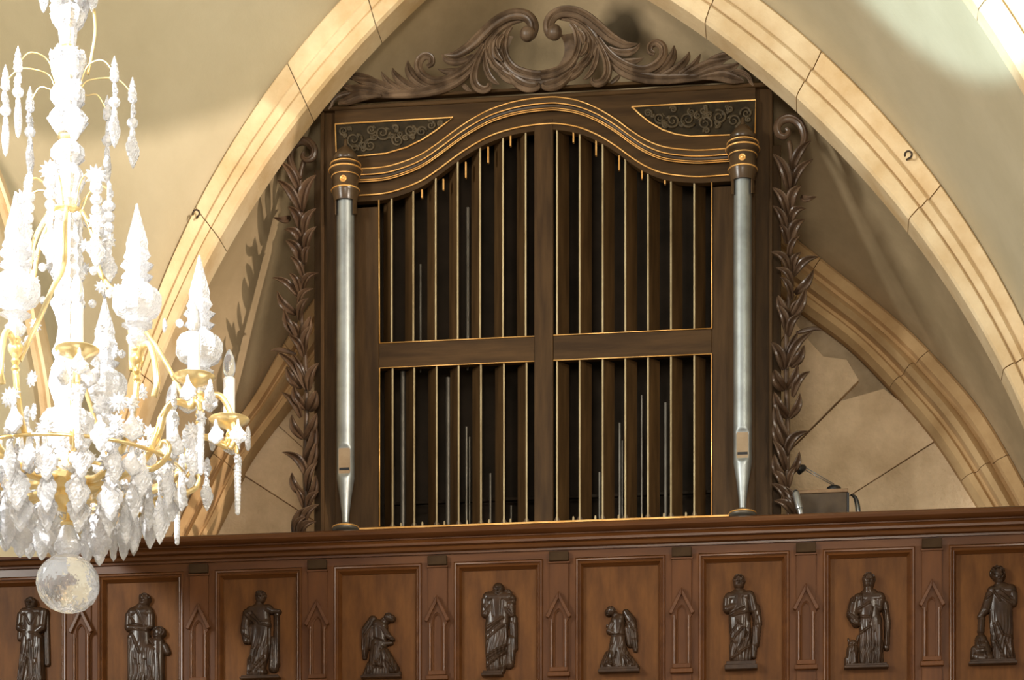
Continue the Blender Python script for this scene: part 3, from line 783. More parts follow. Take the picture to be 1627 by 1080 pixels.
# ---- the two corner pipes
YC_ = YO - 0.075
sc_ = mpp(YC_)
def corner_pipe(uc):
    x = at(uc, 500, YC_).x
    def z(v): return at(549, v, YC_).z
    r = 14.2*sc_
    prof = []
    v = 330.0; n = 32
    lat = [(312, r*0.96), (420, r), (600, r), (704, r)] + [(706 + 2*k, r) for k in range(28)] + [(762, r*0.98), (766, r*0.94), (790, r*0.66), (815, r*0.45), (833, r*0.36)]
    mb = MB(); rs = []
    for vv, rr in lat:
        ring = []
        hw_ = 0.0
        if 708 <= vv <= 762:
            cvt, cvb, q = 719, 751, 10.4
            e = 0 if cvt <= vv <= cvb else (cvt - vv if vv < cvt else vv - cvb)
            hw_ = math.sqrt(max(0, q*q - e*e)) if e < q else 0
        lim = math.sqrt(max(0, rr*rr - (hw_*sc_)**2))
        for k in range(n):
            a = 2*PI*k/n
            yy = rr*math.sin(a)
            if yy < -lim: yy = -lim
            ring.append((x + rr*math.cos(a), YC_ + yy, z(vv)))
        rs.append(ring)
    mb.rings(rs)
    p = put('corner_pipe', mb.mesh('corner_pipe', smooth=True, angle=32), M['tin'], org)
    lim = math.sqrt(r*r - (10.4*sc_)**2)
    yf = YC_ - lim
    st = []
    for k in range(9):
        a = PI + PI*k/8; st.append(Vector((x + 9.4*sc_*math.cos(a), yf - 0.003, z(719 + 9.4*math.sin(a)))))
    for k in range(9):
        a = PI*k/8; st.append(Vector((x + 9.4*sc_*math.cos(a), yf - 0.003, z(751 + 9.4*math.sin(a)))))
    put('pipe_mouth', MB().prism(st, 0.006).mesh('pipe_mouth'), M['mouth'], p)
    put('mouth_slit', MB().box((x - 8.0*sc_, yf - 0.005, z(750)), (x + 8.0*sc_, yf, z(746))).mesh('mouth_slit'), M['black'], p)
    # dish under the foot
    dish = [(830, 5), (832, 8), (835, 17), (838, 21), (842, 21.5), (845, 19), (848, 12), (852, 10)]
    f_ = put('pipe_foot_dish', MB().lathe([(z(v_), q*sc_) for v_, q in dish], 32, x, YC_).mesh('pipe_foot_dish', smooth=True, angle=50), M['tin_dark'], p)
    put('dish_ring', ring_mesh(x, YC_, z(838.5), 20.8*sc_, 1.3*sc_, 'dish_ring'), M['gilt'], p)
    # turned cap
    cap = [(221, 1.0), (223, 2.4), (228, 2.6), (233, 4.0), (235, 7.5), (240, 13), (246, 17.5), (250, 20.5), (254, 21.3), (257, 20), (258.5, 17.5), (261, 20), (262, 24), (266, 24), (267, 22), (268.5, 25.6), (272, 26.4), (275, 25), (278, 21.5), (281, 22.3), (283, 22.3), (285, 20.8), (298, 20.8), (301, 22.3), (305, 22.5), (308, 21.5), (318, 19.2), (322, 18.8), (322, 16.5), (316, 16.0)]
    c_ = put('pipe_cap', MB().lathe([(z(v_), q*sc_) for v_, q in cap], 32, x, YC_).mesh('pipe_cap', smooth=True, angle=35), M['turned'], org)
    for vv, q, rr in ((262.5, 24.0, 1.3), (271.5, 26.2, 1.4), (282, 22.3, 0.9), (303.5, 22.4, 1.3)):
        put('gilt_ring', ring_mesh(x, YC_, z(vv), q*sc_, rr*sc_, 'gilt_ring'), M['gilt'], c_)
    ros = MB(); 
    for k in range(1): 
        ros.rings([[(x + q*sc_*math.cos(a), YC_ - (20.6 + h)*sc_, z(292) + q*sc_*math.sin(a)) for a in [2*PI*j/14 for j in range(14)]] for q, h in ((5.6, -2.5), (5.6, 0.5), (4.4, 1.4), (3.4, 0.9), (2.2, 2.4), (0.6, 3.0))])
    put('gilt_rosette', ros.mesh('gilt_rosette', smooth=True, angle=40), M['gilt'], c_)
    col = [(322, 18.6), (334, 18.4), (336, 17.4), (336, 16.2), (322, 16.2)]
    # open collar: half ring behind and at the sides of the pipe
    mb = MB(); rs = []
    for k in range(13):
        a = math.radians(-38 + 256*k/12)
        d = abs(k - 6)/6
        zb_ = z(322 + 15*min(1, d*1.0))
        rs.append([(x + q*sc_*math.cos(a), YC_ + q*sc_*math.sin(a), zz) for q, zz in ((18.6, z(319)), (18.6, zb_ - 0.03), (16.6, zb_ - 0.03), (16.6, z(319)))])
    mb.rings(rs)
    put('cap_collar', mb.mesh('cap_collar', smooth=True, angle=40), M['turned'], c_)
def ring_mesh(x, y, z, R, r, name, n=40):
    rs = [[(x + (R + r*math.cos(b))*math.cos(a), y + (R + r*math.cos(b))*math.sin(a), z + r*math.sin(b)) for b in [2*PI*j/6 for j in range(6)]] for a in [2*PI*k/n for k in range(n)]]
    return MB().rings(rs, loop=True).mesh(name, smooth=True)
corner_pipe(549); corner_pipe(1180)

def carve(name, parent, m, *a, **k):
    return put(name, stroke(*a, **k).mesh(name, smooth=True, angle=60), m, parent)
def mirror(p): 
    u2 = 2*859.5 - p[0]
    return (u2, p[1] - 0.0555*(u2 - p[0]))
YK = YO - 0.005
crest = put('crest', bevel(MB().box((OX(560), YK + 0.0, at(866, 139, YO).z - 0.012), (OX(1160), YK + 0.05, at(866, 139, YO).z + 0.006)).mesh('crest'), 0.003, 1), M['walnut_h'], org)
# solid scalloped ring behind the leaves of the central cartouche
ro, ri = [], []
for k in range(49):
    a = math.radians(-124 + 248*k/48)          # open at the top between the two volutes
    sc2 = 1.0 + 0.035*math.cos(k*1.57)
    cu, cv = 853 + 68*sc2*math.sin(a)*(-1), 80 + (61 if math.cos(a) > 0 else 44)*sc2*math.cos(a)
    ro.append((cu, cv - 0.03*(cu - 853)))
    cu, cv = 853 - 44*math.sin(a), 79 + 40*math.cos(a)
    ri.append((cu, cv - 0.03*(cu - 853)))
ro = [p for p in ro]; rs_ = []
for (u0, v0), (u1, v1) in zip(ro, ri):
    um, vm = (u0+u1)/2, (v0+v1)/2
    rs_.append([at(u0, v0, YO + 0.020), at(u0, v0, YO + 0.004), at(um, vm, YO - 0.012), at(u1, v1, YO + 0.002), at(u1, v1, YO + 0.020)])
put('cartouche_ring', MB().rings(rs_).mesh('cartouche_ring', smooth=True, angle=50), M['crest'], crest)
CR = []
# (kind, points, widths (half), depth, groove, forward offset)
CR += [('scroll_band', [(839, 60), (845, 56), (848, 46), (846, 36), (838, 27), (824, 23), (806, 26), (788, 36), (771, 51), (755, 67), (740, 79), (724, 87), (706, 87)], [6, 7, 8, 9, 9, 9, 9, 9, 9, 9, 8, 6, 1], 0.8, 0.25, 0.05),
       ('scroll_band', [(830, 32), (812, 36), (796, 45), (784, 57), (774, 72), (762, 92), (746, 112), (724, 130), (696, 142), (664, 148), (630, 150), (596, 153)], [3, 5, 6, 6, 6, 7, 8, 9, 9, 8, 7, 3], 0.8, 0.3, 0.035),
       ('scroll_band', [(768, 70), (756, 90), (742, 106), (722, 120), (702, 128), (686, 128), (672, 120), (665, 108), (667, 96), (676, 89), (685, 92), (686, 101), (679, 106)], [3, 5, 6, 6, 6, 7, 7, 7, 7, 6, 5.5, 5, 3.5], 0.85, 0.3, 0.05),
       ('leaf', [(740, 108), (726, 113), (710, 114), (696, 110)], [3, 5, 5, 0.5], 0.7, 0.3, 0.045),
       ('leaf', [(752, 88), (738, 96), (722, 99), (708, 95), (702, 86)], [3, 5, 6, 4, 0.5], 0.7, 0.3, 0.05),
       ('leaf', [(700, 142), (678, 138), (660, 127), (650, 112), (648, 96)], [4, 7, 8, 7, 1], 0.8, 0.35, 0.03),
       ('leaf', [(676, 145), (654, 140), (638, 130), (627, 118), (624, 108)], [4, 7, 7, 5, 0.6], 0.8, 0.35, 0.035),
       ('leaf', [(652, 148), (634, 143), (620, 134), (611, 123), (606, 114)], [4, 7, 6, 4, 0.6], 0.8, 0.35, 0.03),
       ('leaf', [(640, 149), (616, 141), (594, 133), (577, 130), (560, 126)], [4, 8, 8, 6, 0.6], 0.7, 0.4, 0.035),
       ('leaf', [(606, 138), (590, 128), (572, 123), (556, 121), (545, 119)], [3, 6, 7, 5, 0.6], 0.7, 0.4, 0.02),
       ('leaf', [(616, 151), (594, 145), (574, 143), (556, 141), (541, 133)], [4, 7, 8, 6, 0.6], 0.7, 0.4, 0.04),
       ('leaf', [(606, 152), (588, 152), (570, 154), (553, 160), (537, 165)], [3, 6, 9, 8, 2], 0.8, 0.35, 0.05),
       ('curl', [(574, 147), (556, 148), (540, 152), (530, 159), (526, 168), (522, 174)], [4, 5, 5, 4, 3, 1.5], 0.9, 0.2, 0.03),
       ('drop_leaf', [(768, 78), (759, 98), (754, 116), (754, 130), (760, 140), (770, 143), (777, 139), (777, 133)], [3, 5, 6.5, 7, 7, 6, 5, 3.5], 0.9, 0.3, 0.055),
       ('drop_leaf', [(770, 88), (772, 106), (778, 121), (786, 130), (793, 134)], [3, 5, 5, 4, 1], 0.8, 0.3, 0.04),
       ('leaf', [(734, 133), (741, 140), (752, 147)], [2, 4, 1], 0.8, 0.2, 0.02),
       ('ring_leaf', [(792, 50), (782, 62), (777, 76), (779, 90), (786, 104)], [5, 10, 12, 10, 4], 0.6, 0.4, 0.03),
       ('ring_leaf', [(779, 50), (769, 66), (768, 84), (774, 100)], [3, 6, 7, 2], 0.7, 0.35, 0.02),
       ('ring_leaf', [(800, 55), (793, 66), (792, 78)], [3, 5, 2], 0.9, 0.3, 0.05),
       ('ring_leaf', [(786, 76), (790, 88), (798, 97)], [3, 5, 2], 0.9, 0.3, 0.05),
       ('ring_leaf', [(779, 88), (785, 102), (796, 112), (806, 116)], [3, 7, 7, 3], 0.8, 0.35, 0.035),
       ('ring_leaf', [(788, 104), (798, 117), (812, 126), (822, 127)], [3, 7, 8, 4], 0.8, 0.35, 0.035),
       ('ring_leaf', [(808, 116), (820, 129), (836, 138), (852, 138), (856, 132)], [3, 8, 9, 7, 3], 0.85, 0.3, 0.04),
       ('ring_band', [(812, 42), (805, 52), (801, 66), (801, 82), (807, 98), (818, 110), (834, 117), (851, 120), (859.5, 120)], [4, 5, 6, 6.5, 7, 7.5, 8, 8, 8], 0.6, 0.45, 0.03)]
for side in (0, 1):
    for kind, pts, wd, dp, gr, d in CR:
        P = [mirror(p) for p in pts] if side else pts
        carve(kind, crest, M['crest'], P, YO - d + 0.02, wd, depth=dp*1.15, groove=min(0.75, gr*1.9))
    c = (838, 54); c = mirror(c) if side else c
    cc = at(c[0], c[1], YO - 0.06); rr = 12*so
    put('volute_ball', MB().lathe([(cc.z + rr*math.sin(b), max(1e-4, rr*math.cos(b))) for b in [math.radians(-90 + 15*k) for k in range(13)]], 20, cc.x, cc.y).mesh('volute_ball', smooth=True), M['crest'], crest)

# ---- leaf garlands on the two sides of the case
GLV = [  # base, tip, width, side bend (px)
 ((475.6, 304), (450.4, 261), 15, 3), ((477, 335), (445.7, 290), 16, 4), ((479, 335), (502, 282), 19, -4), ((479, 367), (463, 332), 18, 4), ((462, 345), (439, 355), 12, -6),
 ((483, 376), (502, 335), 16, -4), ((480, 389), (456.7, 367), 16, 5), ((485, 402), (503, 364), 14, -3), ((479, 417), (459, 385), 18, 4), ((484, 420), (494, 395), 12, -2),
 ((482, 442), (466, 411), 12, 3), ((475.6, 465), (464.6, 438), 12, 3), ((480, 465), (506, 436), 14, -5), ((474, 471), (437, 444), 13, 4), ((471, 499), (441, 470), 16, -5),
 ((474, 490), (498, 461), 11, -5), ((475.6, 538), (452, 497), 17, -4), ((480, 538), (498, 508), 18, 3), ((475, 509), (491, 477), 12, -3), ((475, 540), (460, 513), 15, 3),
 ((482, 567), (463, 536), 14, 4), ((483, 563), (497, 520), 16, -3), ((487, 618), (447, 562), 16, 5), ((487, 618), (468, 565), 14, 2), ((480, 616), (456, 588), 16, -4),
 ((490, 620), (507, 580), 17, -3), ((487, 650), (467, 618), 16, -4), ((490, 653), (507, 626), 20, 3), ((478, 663), (453, 626), 15, 4), ((482, 697), (464, 664), 14, -4),
 ((484, 697), (508, 662), 19, 4), ((483, 737), (507, 676), 18, 5), ((490, 747), (507, 706), 16, 3), ((488, 758), (455, 719), 17, 7), ((482, 787), (464, 756), 14, -4),
 ((483, 807), (473, 778), 10, 2), ((488, 780), (505, 736), 15, -3), ((490, 797), (507, 760), 16, 4), ((488, 811), (507, 783), 15, -3), ((480, 838), (507, 803), 16, -4),
 ((466, 850), (494, 806), 15, -4), ((475, 852), (503, 830), 14, -4), ((470, 852), (488, 822), 13, -5)]
GST = [(483, 255), (477, 280), (478, 320), (481, 400), (477, 480), (484, 560), (487, 650), (484, 740), (486, 800), (480, 862)]
RST = [(1254, 225), (1257, 250), (1254.5, 296), (1254, 361), (1257, 440), (1250, 515), (1250, 615), (1252, 700), (1250, 770), (1256, 835)]
YG = YO + 0.01
def to_right(p):
    # mirror about the stems of the two garlands, which differ slightly in course
    u, v = p
    def course(S, vv):
        for (x0, y0), (x1, y1) in zip(S, S[1:]):
            if y0 <= vv <= y1: return x0 + (x1-x0)*(vv-y0)/(y1-y0)
        return S[0][0] if vv < S[0][1] else S[-1][0]
    v2 = v - 33
    return (course(RST, v2) - (u - course(GST, v))*1.04, v2)
def leaf_mesh(b, t, wd, bend, Y, lift):
    du, dv = t[0]-b[0], t[1]-b[1]; L = math.hypot(du, dv)
    nx, ny = -dv/L, du/L
    s = mpp(Y); rs = []
    N = 10
    for i in range(N + 1):
        q = i/N
        off = bend*math.sin(PI*q)*1.2 - bend*0.7*q*q
        u = b[0] + du*q + nx*off; v = b[1] + dv*q + ny*off
        hw_ = wd*0.5*(math.sin(PI*min(1, 0.10 + 0.90*q**0.85))**0.8)*(1 if i < N else 0.1) + 0.5
        c = at(u, v, Y); f = lift*math.sin(PI*q*0.75) + 0.012*q
        row = []
        for e, h in ((-1, 0.0), (-0.84, 0.95), (-0.5, 1.0), (-0.14, 0.25), (0.0, -0.1), (0.14, 0.25), (0.5, 1.0), (0.84, 0.95), (1, 0.0), (0.5, -0.5), (-0.5, -0.5)):
            row.append(Vector((c.x + nx*hw_*e*s, c.y - f - h*hw_*0.62*s, c.z - ny*hw_*e*s)))
        rs.append(row)
    return MB().rings(rs).mesh('leaf', smooth=True, angle=50)
rg = random.Random(11)
for side in (0, 1):
    S = RST if side else GST
    cs = catmull(S, 6)
    st = put('leaf_garland', MB().tube([at(p[0], p[1], YG + 0.02) for p in cs], 4.0*so, 8).mesh('leaf_garland', smooth=True), M['leaf'], org)
    # volute at the head
    hu, hv = (1250, 196) if side else (483, 241)
    sg = 1 if side else -1
    P = []
    if side == 0: P = [(478, 285), (466, 268), (461, 250), (465, 234), (477, 225), (491, 227), (499, 238), (497, 250), (488, 254), (481, 249), (483, 242)]
    else: P = [(1258, 256), (1272, 238), (1278, 218), (1272, 199), (1258, 189), (1243, 191), (1235, 202), (1238, 214), (1247, 217), (1253, 210), (1249, 204)]
    carve('garland_volute', st, M['leaf'], P, YG, [3, 5, 6, 6.5, 7, 7, 6.5, 6, 5, 4, 3], depth=1.0, groove=0.2)
    for b, t, wd, bend in GLV:
        if side: b2, t2, bd = to_right(b), to_right(t), -bend
        else: b2, t2, bd = b, t, bend
        put('leaf', leaf_mesh(b2, t2, wd*rg.uniform(0.84, 0.98), bd, YG + rg.uniform(-0.02, 0.014), 0.05), M['leaf'], st)
    P = [(470, 562), (455, 558), (441, 555), (430, 557)]
    if side: P = [to_right(p) for p in P]
    carve('tendril', st, M['leaf'], P, YG, [2, 4, 3.5, 0.6], depth=0.8, groove=0.2)
# bracket boards that hold the garlands to the case
for u0, u1 in ((496, 510), (1227, 1241)):
    board('garland_bracket', u0, u1, OZ(845, 510), OZ(262, 510), -0.06, 0.02, M['walnut'])
# ================================================================ carved figures on the gallery panels (each traced as a relief)
YFIG = YP + 0.0335
RES = 0.62                       # relief grid in photo pixels
def relief(name, parent, m, org_, sc, caps, folds=(), holes=(), base=2.2, kdep=0.78, smooth=1, drape=0.0, lab=None):
    """caps: (x0,y0,r0,x1,y1,r1[,lift]) tapered limbs in crop pixels; folds: (x0,y0,x1,y1,width,height) creases and ridges"""
    ox, oy = org_
    cp = [tuple(c) + ((0.0,) if len(c) == 6 else ()) for c in caps]
    xs = [c[0]-c[2] for c in cp] + [c[3]-c[5] for c in cp]; xe = [c[0]+c[2] for c in cp] + [c[3]+c[5] for c in cp]
    ys = [c[1]-c[2] for c in cp] + [c[4]-c[5] for c in cp]; ye = [c[1]+c[2] for c in cp] + [c[4]+c[5] for c in cp]
    st = RES*sc
    X = np.arange(min(xs) - 2*st, max(xe) + 2*st, st); Y = np.arange(min(ys) - 2*st, max(ye) + 2*st, st)
    gx_, gy_ = np.meshgrid(X, Y)
    H = np.full(gx_.shape, -1.0)
    for x0, y0, r0, x1, y1, r1, lf in cp:
        dx, dy = x1-x0, y1-y0; L2 = dx*dx + dy*dy
        t = np.clip(((gx_-x0)*dx + (gy_-y0)*dy) / L2, 0, 1) if L2 > 0 else np.zeros_like(gx_)
        d = np.hypot(gx_-x0-t*dx, gy_-y0-t*dy); r = r0 + (r1-r0)*t
        q = np.clip(1 - (d/r)**2, 0, None)
        h = np.where(d < r, (base + lf) * sc + kdep*np.minimum(r, 9.5*sc)*np.sqrt(q), -1.0)
        H = np.maximum(H, h)
    mask = H > 0
    for _ in range(smooth):
        Hs = np.where(mask, H, 0)
        w_ = mask.astype(float)
        num = Hs*2; den = w_*2
        for ax, s_ in ((0, 1), (0, -1), (1, 1), (1, -1)):
            num = num + np.roll(Hs, s_, ax); den = den + np.roll(w_, s_, ax)
        H = np.where(mask, num/np.maximum(den, 1e-6), -1)
    for x0, y0, x1, y1, wd, hh in folds:
        dx, dy = x1-x0, y1-y0; L2 = dx*dx + dy*dy + 1e-6
        t = np.clip(((gx_-x0)*dx + (gy_-y0)*dy)/L2, 0, 1)
        d = np.hypot(gx_-x0-t*dx, gy_-y0-t*dy)
        H = H + np.where(mask, 1.35*hh*np.exp(-(d/(0.85*wd))**2), 0)
    if drape:
        # soft hanging folds in the lower part of a robe
        yn = np.clip((gy_ - Y[0])/(Y[-1] - Y[0]), 0, 1)
        ph = (gx_ + 10*np.sin(gy_/60.0) + 0.10*(gy_ - Y.mean()))/ (5.2*sc)
        H = H + np.where(mask & (H > 3.0*sc), drape*sc*np.clip((yn - 0.42)*3, 0, 1)*np.sin(2*PI*ph)*np.abs(np.sin(2*PI*ph))**0.3, 0)
    for x0, y0, r0 in holes:
        mask &= np.hypot(gx_-x0, gy_-y0) > r0
    H = np.where(mask, np.maximum(H, 1.0*sc), 0.0)
    mask &= gy_ < YCUT
    H = np.where(mask, H, 0.0)
    # vertices: relief surface, edge ring dropped onto the panel
    keep = mask.copy()
    for ax, s_ in ((0, 1), (0, -1), (1, 1), (1, -1)): keep |= np.roll(mask, s_, ax)
    keep |= np.roll(np.roll(mask, 1, 0), 1, 1) | np.roll(np.roll(mask, -1, 0), 1, 1) | np.roll(np.roll(mask, 1, 0), -1, 1) | np.roll(np.roll(mask, -1, 0), -1, 1)
    idx = -np.ones(H.shape, int); vs = []
    s = mpp(YFIG)
    rr, cc = np.nonzero(keep)
    for k, (i, j) in enumerate(zip(rr, cc)):
        idx[i, j] = k
        c = at(ox + X[j]/sc, oy + Y[i]/sc, YFIG)
        vs.append((c.x, YFIG - (H[i, j]/sc)*s*1.2 + (0.0 if mask[i, j] else 0.001), c.z))
    fs = []
    n0, n1 = H.shape
    for i, j in zip(rr, cc):
        if i + 1 < n0 and j + 1 < n1:
            q = (idx[i, j], idx[i, j+1], idx[i+1, j+1], idx[i+1, j])
            if min(q) >= 0 and (mask[i, j] or mask[i, j+1] or mask[i+1, j] or mask[i+1, j+1]): fs.append(q)
    mb = MB(); mb.v = vs; mb.f = fs
    me = mb.mesh(name, smooth=True, fix=False)
    # faces must look away from the panel
    if me.polygons and sum(p.normal.y for p in me.polygons) > 0: me.flip_normals()
    return put(name, me, m, parent, label=lab)

def face(x, y, r, dx=0.0, beard=False):
    """small dents and ridges that make a face of radius r, turned by dx"""
    x = x + dx*r
    F_ = [(x - 0.36*r, y - 0.10*r, x - 0.16*r, y - 0.10*r, 0.13*r, -0.15*r), (x + 0.16*r, y - 0.10*r, x + 0.36*r, y - 0.10*r, 0.13*r, -0.15*r),
          (x, y - 0.08*r, x, y + 0.22*r, 0.09*r, 0.20*r), (x - 0.2*r, y + 0.46*r, x + 0.2*r, y + 0.46*r, 0.07*r, -0.11*r),
          (x - 0.42*r, y - 0.26*r, x + 0.42*r, y - 0.26*r, 0.09*r, 0.08*r)]
    if beard: F_ += [(x - 0.3*r + 0.2*k*r, y + 0.62*r, x - 0.24*r + 0.16*k*r, y + 1.1*r, 0.07*r, (0.10 if k % 2 else -0.08)*r) for k in range(4)]
    return F_
def hair(x, y, r, n=9, a0=180, a1=360):
    # short locks that follow the skull, in three rows
    out = []; rh = random.Random(int(x*7 + y))
    for row, f in enumerate((0.55, 0.80, 1.0)):
        for k in range(n):
            a = math.radians(a0 + (a1-a0)*(k + 0.5*(row % 2))/(n-1)); b = a + 0.22
            out.append((x + f*r*math.cos(a), y + f*r*math.sin(a), x + f*r*math.cos(b), y + f*r*math.sin(b), 0.09*r, rh.choice((-0.13, 0.12, 0.16))*r))
    return out
def hair_old(x, y, r, n=9, a0=180, a1=360):
    out = []
    for k in range(n):
        a = math.radians(a0 + (a1-a0)*k/(n-1))
        out.append((x + 0.62*r*math.cos(a), y + 0.62*r*math.sin(a), x + 1.0*r*math.cos(a + .15), y + 1.0*r*math.sin(a + .15), 0.10*r, (0.10 if k % 2 else -0.10)*r))
    return out
def plinth(parent, x0, x1, y0, y1, org_, sc, d=0.055):
    a = at(org_[0] + x0/sc, org_[1] + y0/sc, YFIG); b = at(org_[0] + x1/sc, org_[1] + y1/sc, YFIG)
    h = (y1 - y0)/sc*mpp(YFIG)
    zc = (a.z + b.z)/2
    me = MB()
    me.box((a.x, YFIG - d, zc - h/2), (b.x, YFIG, zc + h*0.05))
    me.box((a.x + 0.008, YFIG - d + 0.008, zc + h*0.05), (b.x - 0.008, YFIG, zc + h/2))
    return put('plinth', bevel(me.mesh('plinth'), 0.002, 1), M['relief'], parent)
def fig(label, u, v):
    p = at(u, v, YFIG)
    return thing('carved_figure', label, 'carving', p)

R_ = M['relief']
# 0 robed man, hands at the waist, behind the glass ball
o, s = (0, 900), 6.0
YCUT = 9999
f = fig('dark carved robed man with clasped hands, partly behind the glass ball of the chandelier', 50, 1105)
relief('robed_body', f, R_, o, s, drape=0.55, caps=
 [(300, 352, 56, 300, 372, 50, 1.5), (300, 420, 40, 300, 440, 44), (238, 446, 50, 388, 440, 50), (310, 480, 92, 308, 640, 88), (210, 470, 38, 200, 590, 40, 1.5), (200, 590, 38, 310, 640, 28, 3), (428, 440, 38, 412, 570, 38, 1.5), (412, 590, 36, 330, 645, 26, 3),
  (300, 650, 90, 300, 1000, 115), (258, 690, 50, 232, 1150, 62, 1), (372, 690, 50, 378, 1150, 58, 1), (200, 640, 30, 196, 690, 26), (300, 1000, 110, 300, 1150, 118)],
 folds=face(300, 362, 56) + hair(300, 345, 60) + [(214, 850, 176, 1100, 12, 8), (270, 890, 225, 1120, 12, 9), (250, 860, 205, 1100, 10, -8), (300, 720, 296, 1150, 12, -9), (330, 780, 350, 1150, 10, 6), (400, 700, 412, 1150, 10, 7), (250, 470, 300, 560, 9, -6), (370, 460, 320, 560, 9, -6), (215, 560, 240, 600, 10, -6), (300, 640, 345, 650, 8, 5), (350, 900, 350, 930, 12, 7)])
relief('cloak', f, R_, o, s, [(446, 430, 24, 456, 930, 26)], [(440, 500, 450, 930, 8, -5)], base=0.8)
plinth(f, 150, 470, 1150, 1185, o, s)

# 1 old figure with a child
YCUT = 9999
f = fig('dark carved robed figure with crossed arms and a curly haired child beside it', 233, 1105)
relief('robed_body', f, R_, o, s, drape=0.55, caps=
 [(1388, 318, 58, 1380, 345, 48, 2), (1350, 390, 46, 1340, 420, 50), (1275, 450, 58, 1400, 440, 66), (1340, 470, 105, 1335, 620, 98), (1238, 470, 36, 1232, 585, 38, 1.5), (1240, 592, 36, 1395, 596, 34, 3), (1440, 470, 36, 1440, 570, 36, 1.5),
  (1335, 640, 100, 1345, 1150, 122), (1260, 680, 40, 1262, 1150, 42, 1), (1440, 800, 60, 1470, 1150, 70, .5)],
 folds=face(1372, 330, 50, -0.1) + hair(1395, 310, 60, 8, 200, 380) + [(1272, 655, 1345, 830, 11, 8), (1240, 700, 1250, 1150, 10, 7), (1300, 900, 1300, 1150, 10, -8), (1345, 950, 1350, 1150, 10, 7), (1395, 900, 1400, 1150, 10, -7), (1440, 970, 1480, 1150, 10, 8), (1250, 480, 1290, 540, 10, 8), (1320, 430, 1380, 560, 9, -6), (1270, 560, 1380, 580, 8, -7), (1300, 610, 1420, 625, 8, 5)])
relief('carved_child', f, R_, o, s,
 [(1525, 635, 62, 1515, 655, 54, 1), (1510, 730, 62, 1505, 1000, 66), (1440, 705, 24, 1480, 755, 26, 2), (1480, 755, 26, 1530, 690, 20, 3), (1575, 760, 30, 1600, 820, 30), (1505, 1000, 66, 1505, 1150, 70)],
 face(1500, 665, 46, -0.2) + hair(1528, 630, 62, 10, 190, 380) + [(1430, 700, 1480, 760, 9, 8), (1465, 780, 1480, 800, 10, 8), (1480, 850, 1480, 1150, 9, -7), (1520, 850, 1530, 1150, 9, 7)])
plinth(f, 1200, 1590, 1150, 1185, o, s)

# 2 draped figure with an arm on a pillar
o, s = (340, 900), 6.0
YCUT = 1052
f = fig('dark carved draped figure resting one arm on a narrow pillar', 415, 1078)
relief('robed_body', f, R_, o, s, drape=0.55, caps=
 [(450, 285, 54, 446, 312, 44, 1.5), (432, 350, 32, 430, 390, 40), (362, 430, 52, 518, 412, 50), (435, 450, 98, 450, 560, 98), (322, 450, 42, 296, 610, 40, 1), (296, 620, 38, 312, 715, 30, 2), (345, 600, 34, 330, 720, 26, 1), (520, 410, 42, 552, 428, 34, 1.5), (552, 428, 28, 622, 432, 20, 2),
  (445, 580, 100, 452, 800, 92), (440, 800, 92, 405, 1010, 82), (380, 900, 60, 352, 1030, 40), (450, 1010, 60, 440, 1040, 50)],
 folds=face(446, 300, 48, -0.15) + hair(452, 285, 56, 9, 190, 370) + [(308, 470, 402, 552, 9, 9), (335, 450, 442, 545, 9, 10), (380, 440, 455, 535, 9, 9), (320, 500, 380, 560, 8, -7), (440, 560, 555, 580, 9, 8), (460, 540, 545, 520, 8, 6), (370, 800, 350, 890, 10, 9), (440, 770, 348, 1010, 11, 9), (480, 870, 365, 1005, 10, 9), (520, 880, 410, 1010, 9, 7), (410, 800, 350, 960, 9, -8), (530, 590, 530, 900, 10, -8), (300, 660, 340, 690, 9, 8), (350, 590, 345, 680, 8, 6)])
relief('pillar', f, R_, o, s, [(598, 450, 30, 596, 940, 32), (570, 700, 38, 570, 970, 48), (590, 432, 30, 620, 434, 26)], [(575, 480, 575, 1000, 8, -6), (612, 480, 610, 940, 7, 5), (560, 760, 545, 980, 9, 6)], base=0.8)
plinth(f, 262, 640, 1048, 1082, o, s)

# 3 kneeling angel facing right
o, s = (560, 900), 6.0
YCUT = 1045
f = fig('dark carved kneeling angel facing right with wings folded behind', 605, 1078)
relief('robed_body', f, R_, o, s, drape=0.55, caps=
 [(352, 492, 46, 376, 500, 38, 2), (300, 530, 40, 330, 515, 36), (245, 560, 58, 285, 580, 56), (255, 600, 74, 265, 720, 72), (285, 590, 36, 340, 660, 30, 3), (340, 665, 28, 392, 700, 17, 4), (300, 740, 30, 375, 735, 17, 2), (255, 740, 78, 250, 860, 88), (250, 860, 90, 270, 1000, 135), (300, 840, 66, 395, 985, 58, 1.5), (190, 960, 60, 140, 1030, 36), (420, 1010, 40, 440, 1025, 30)],
 folds=face(385, 500, 36, 0.25) + hair(345, 480, 48, 9, 150, 330) + [(205, 690, 300, 720, 9, -8), (230, 760, 200, 960, 10, 8), (300, 780, 380, 960, 10, 8), (210, 960, 300, 970, 9, -10), (260, 900, 190, 1010, 9, 8), (330, 900, 420, 1010, 9, 8), (275, 800, 280, 980, 9, -8), (225, 920, 250, 950, 9, 9), (360, 700, 400, 690, 8, -6)])
relief('wing', f, R_, o, s, [(196, 508, 40, 140, 600, 48), (140, 600, 48, 124, 760, 40), (124, 760, 40, 118, 870, 22), (200, 600, 50, 170, 760, 40)],
 [(170, 540, 110, 640, 8, -6), (200, 570, 120, 680, 8, 6), (140, 660, 120, 860, 7, 6), (165, 690, 145, 850, 7, -6), (100, 600, 100, 800, 7, 5), (185, 700, 165, 830, 7, 5)], base=1.0)
plinth(f, 92, 472, 1036, 1072, o, s)

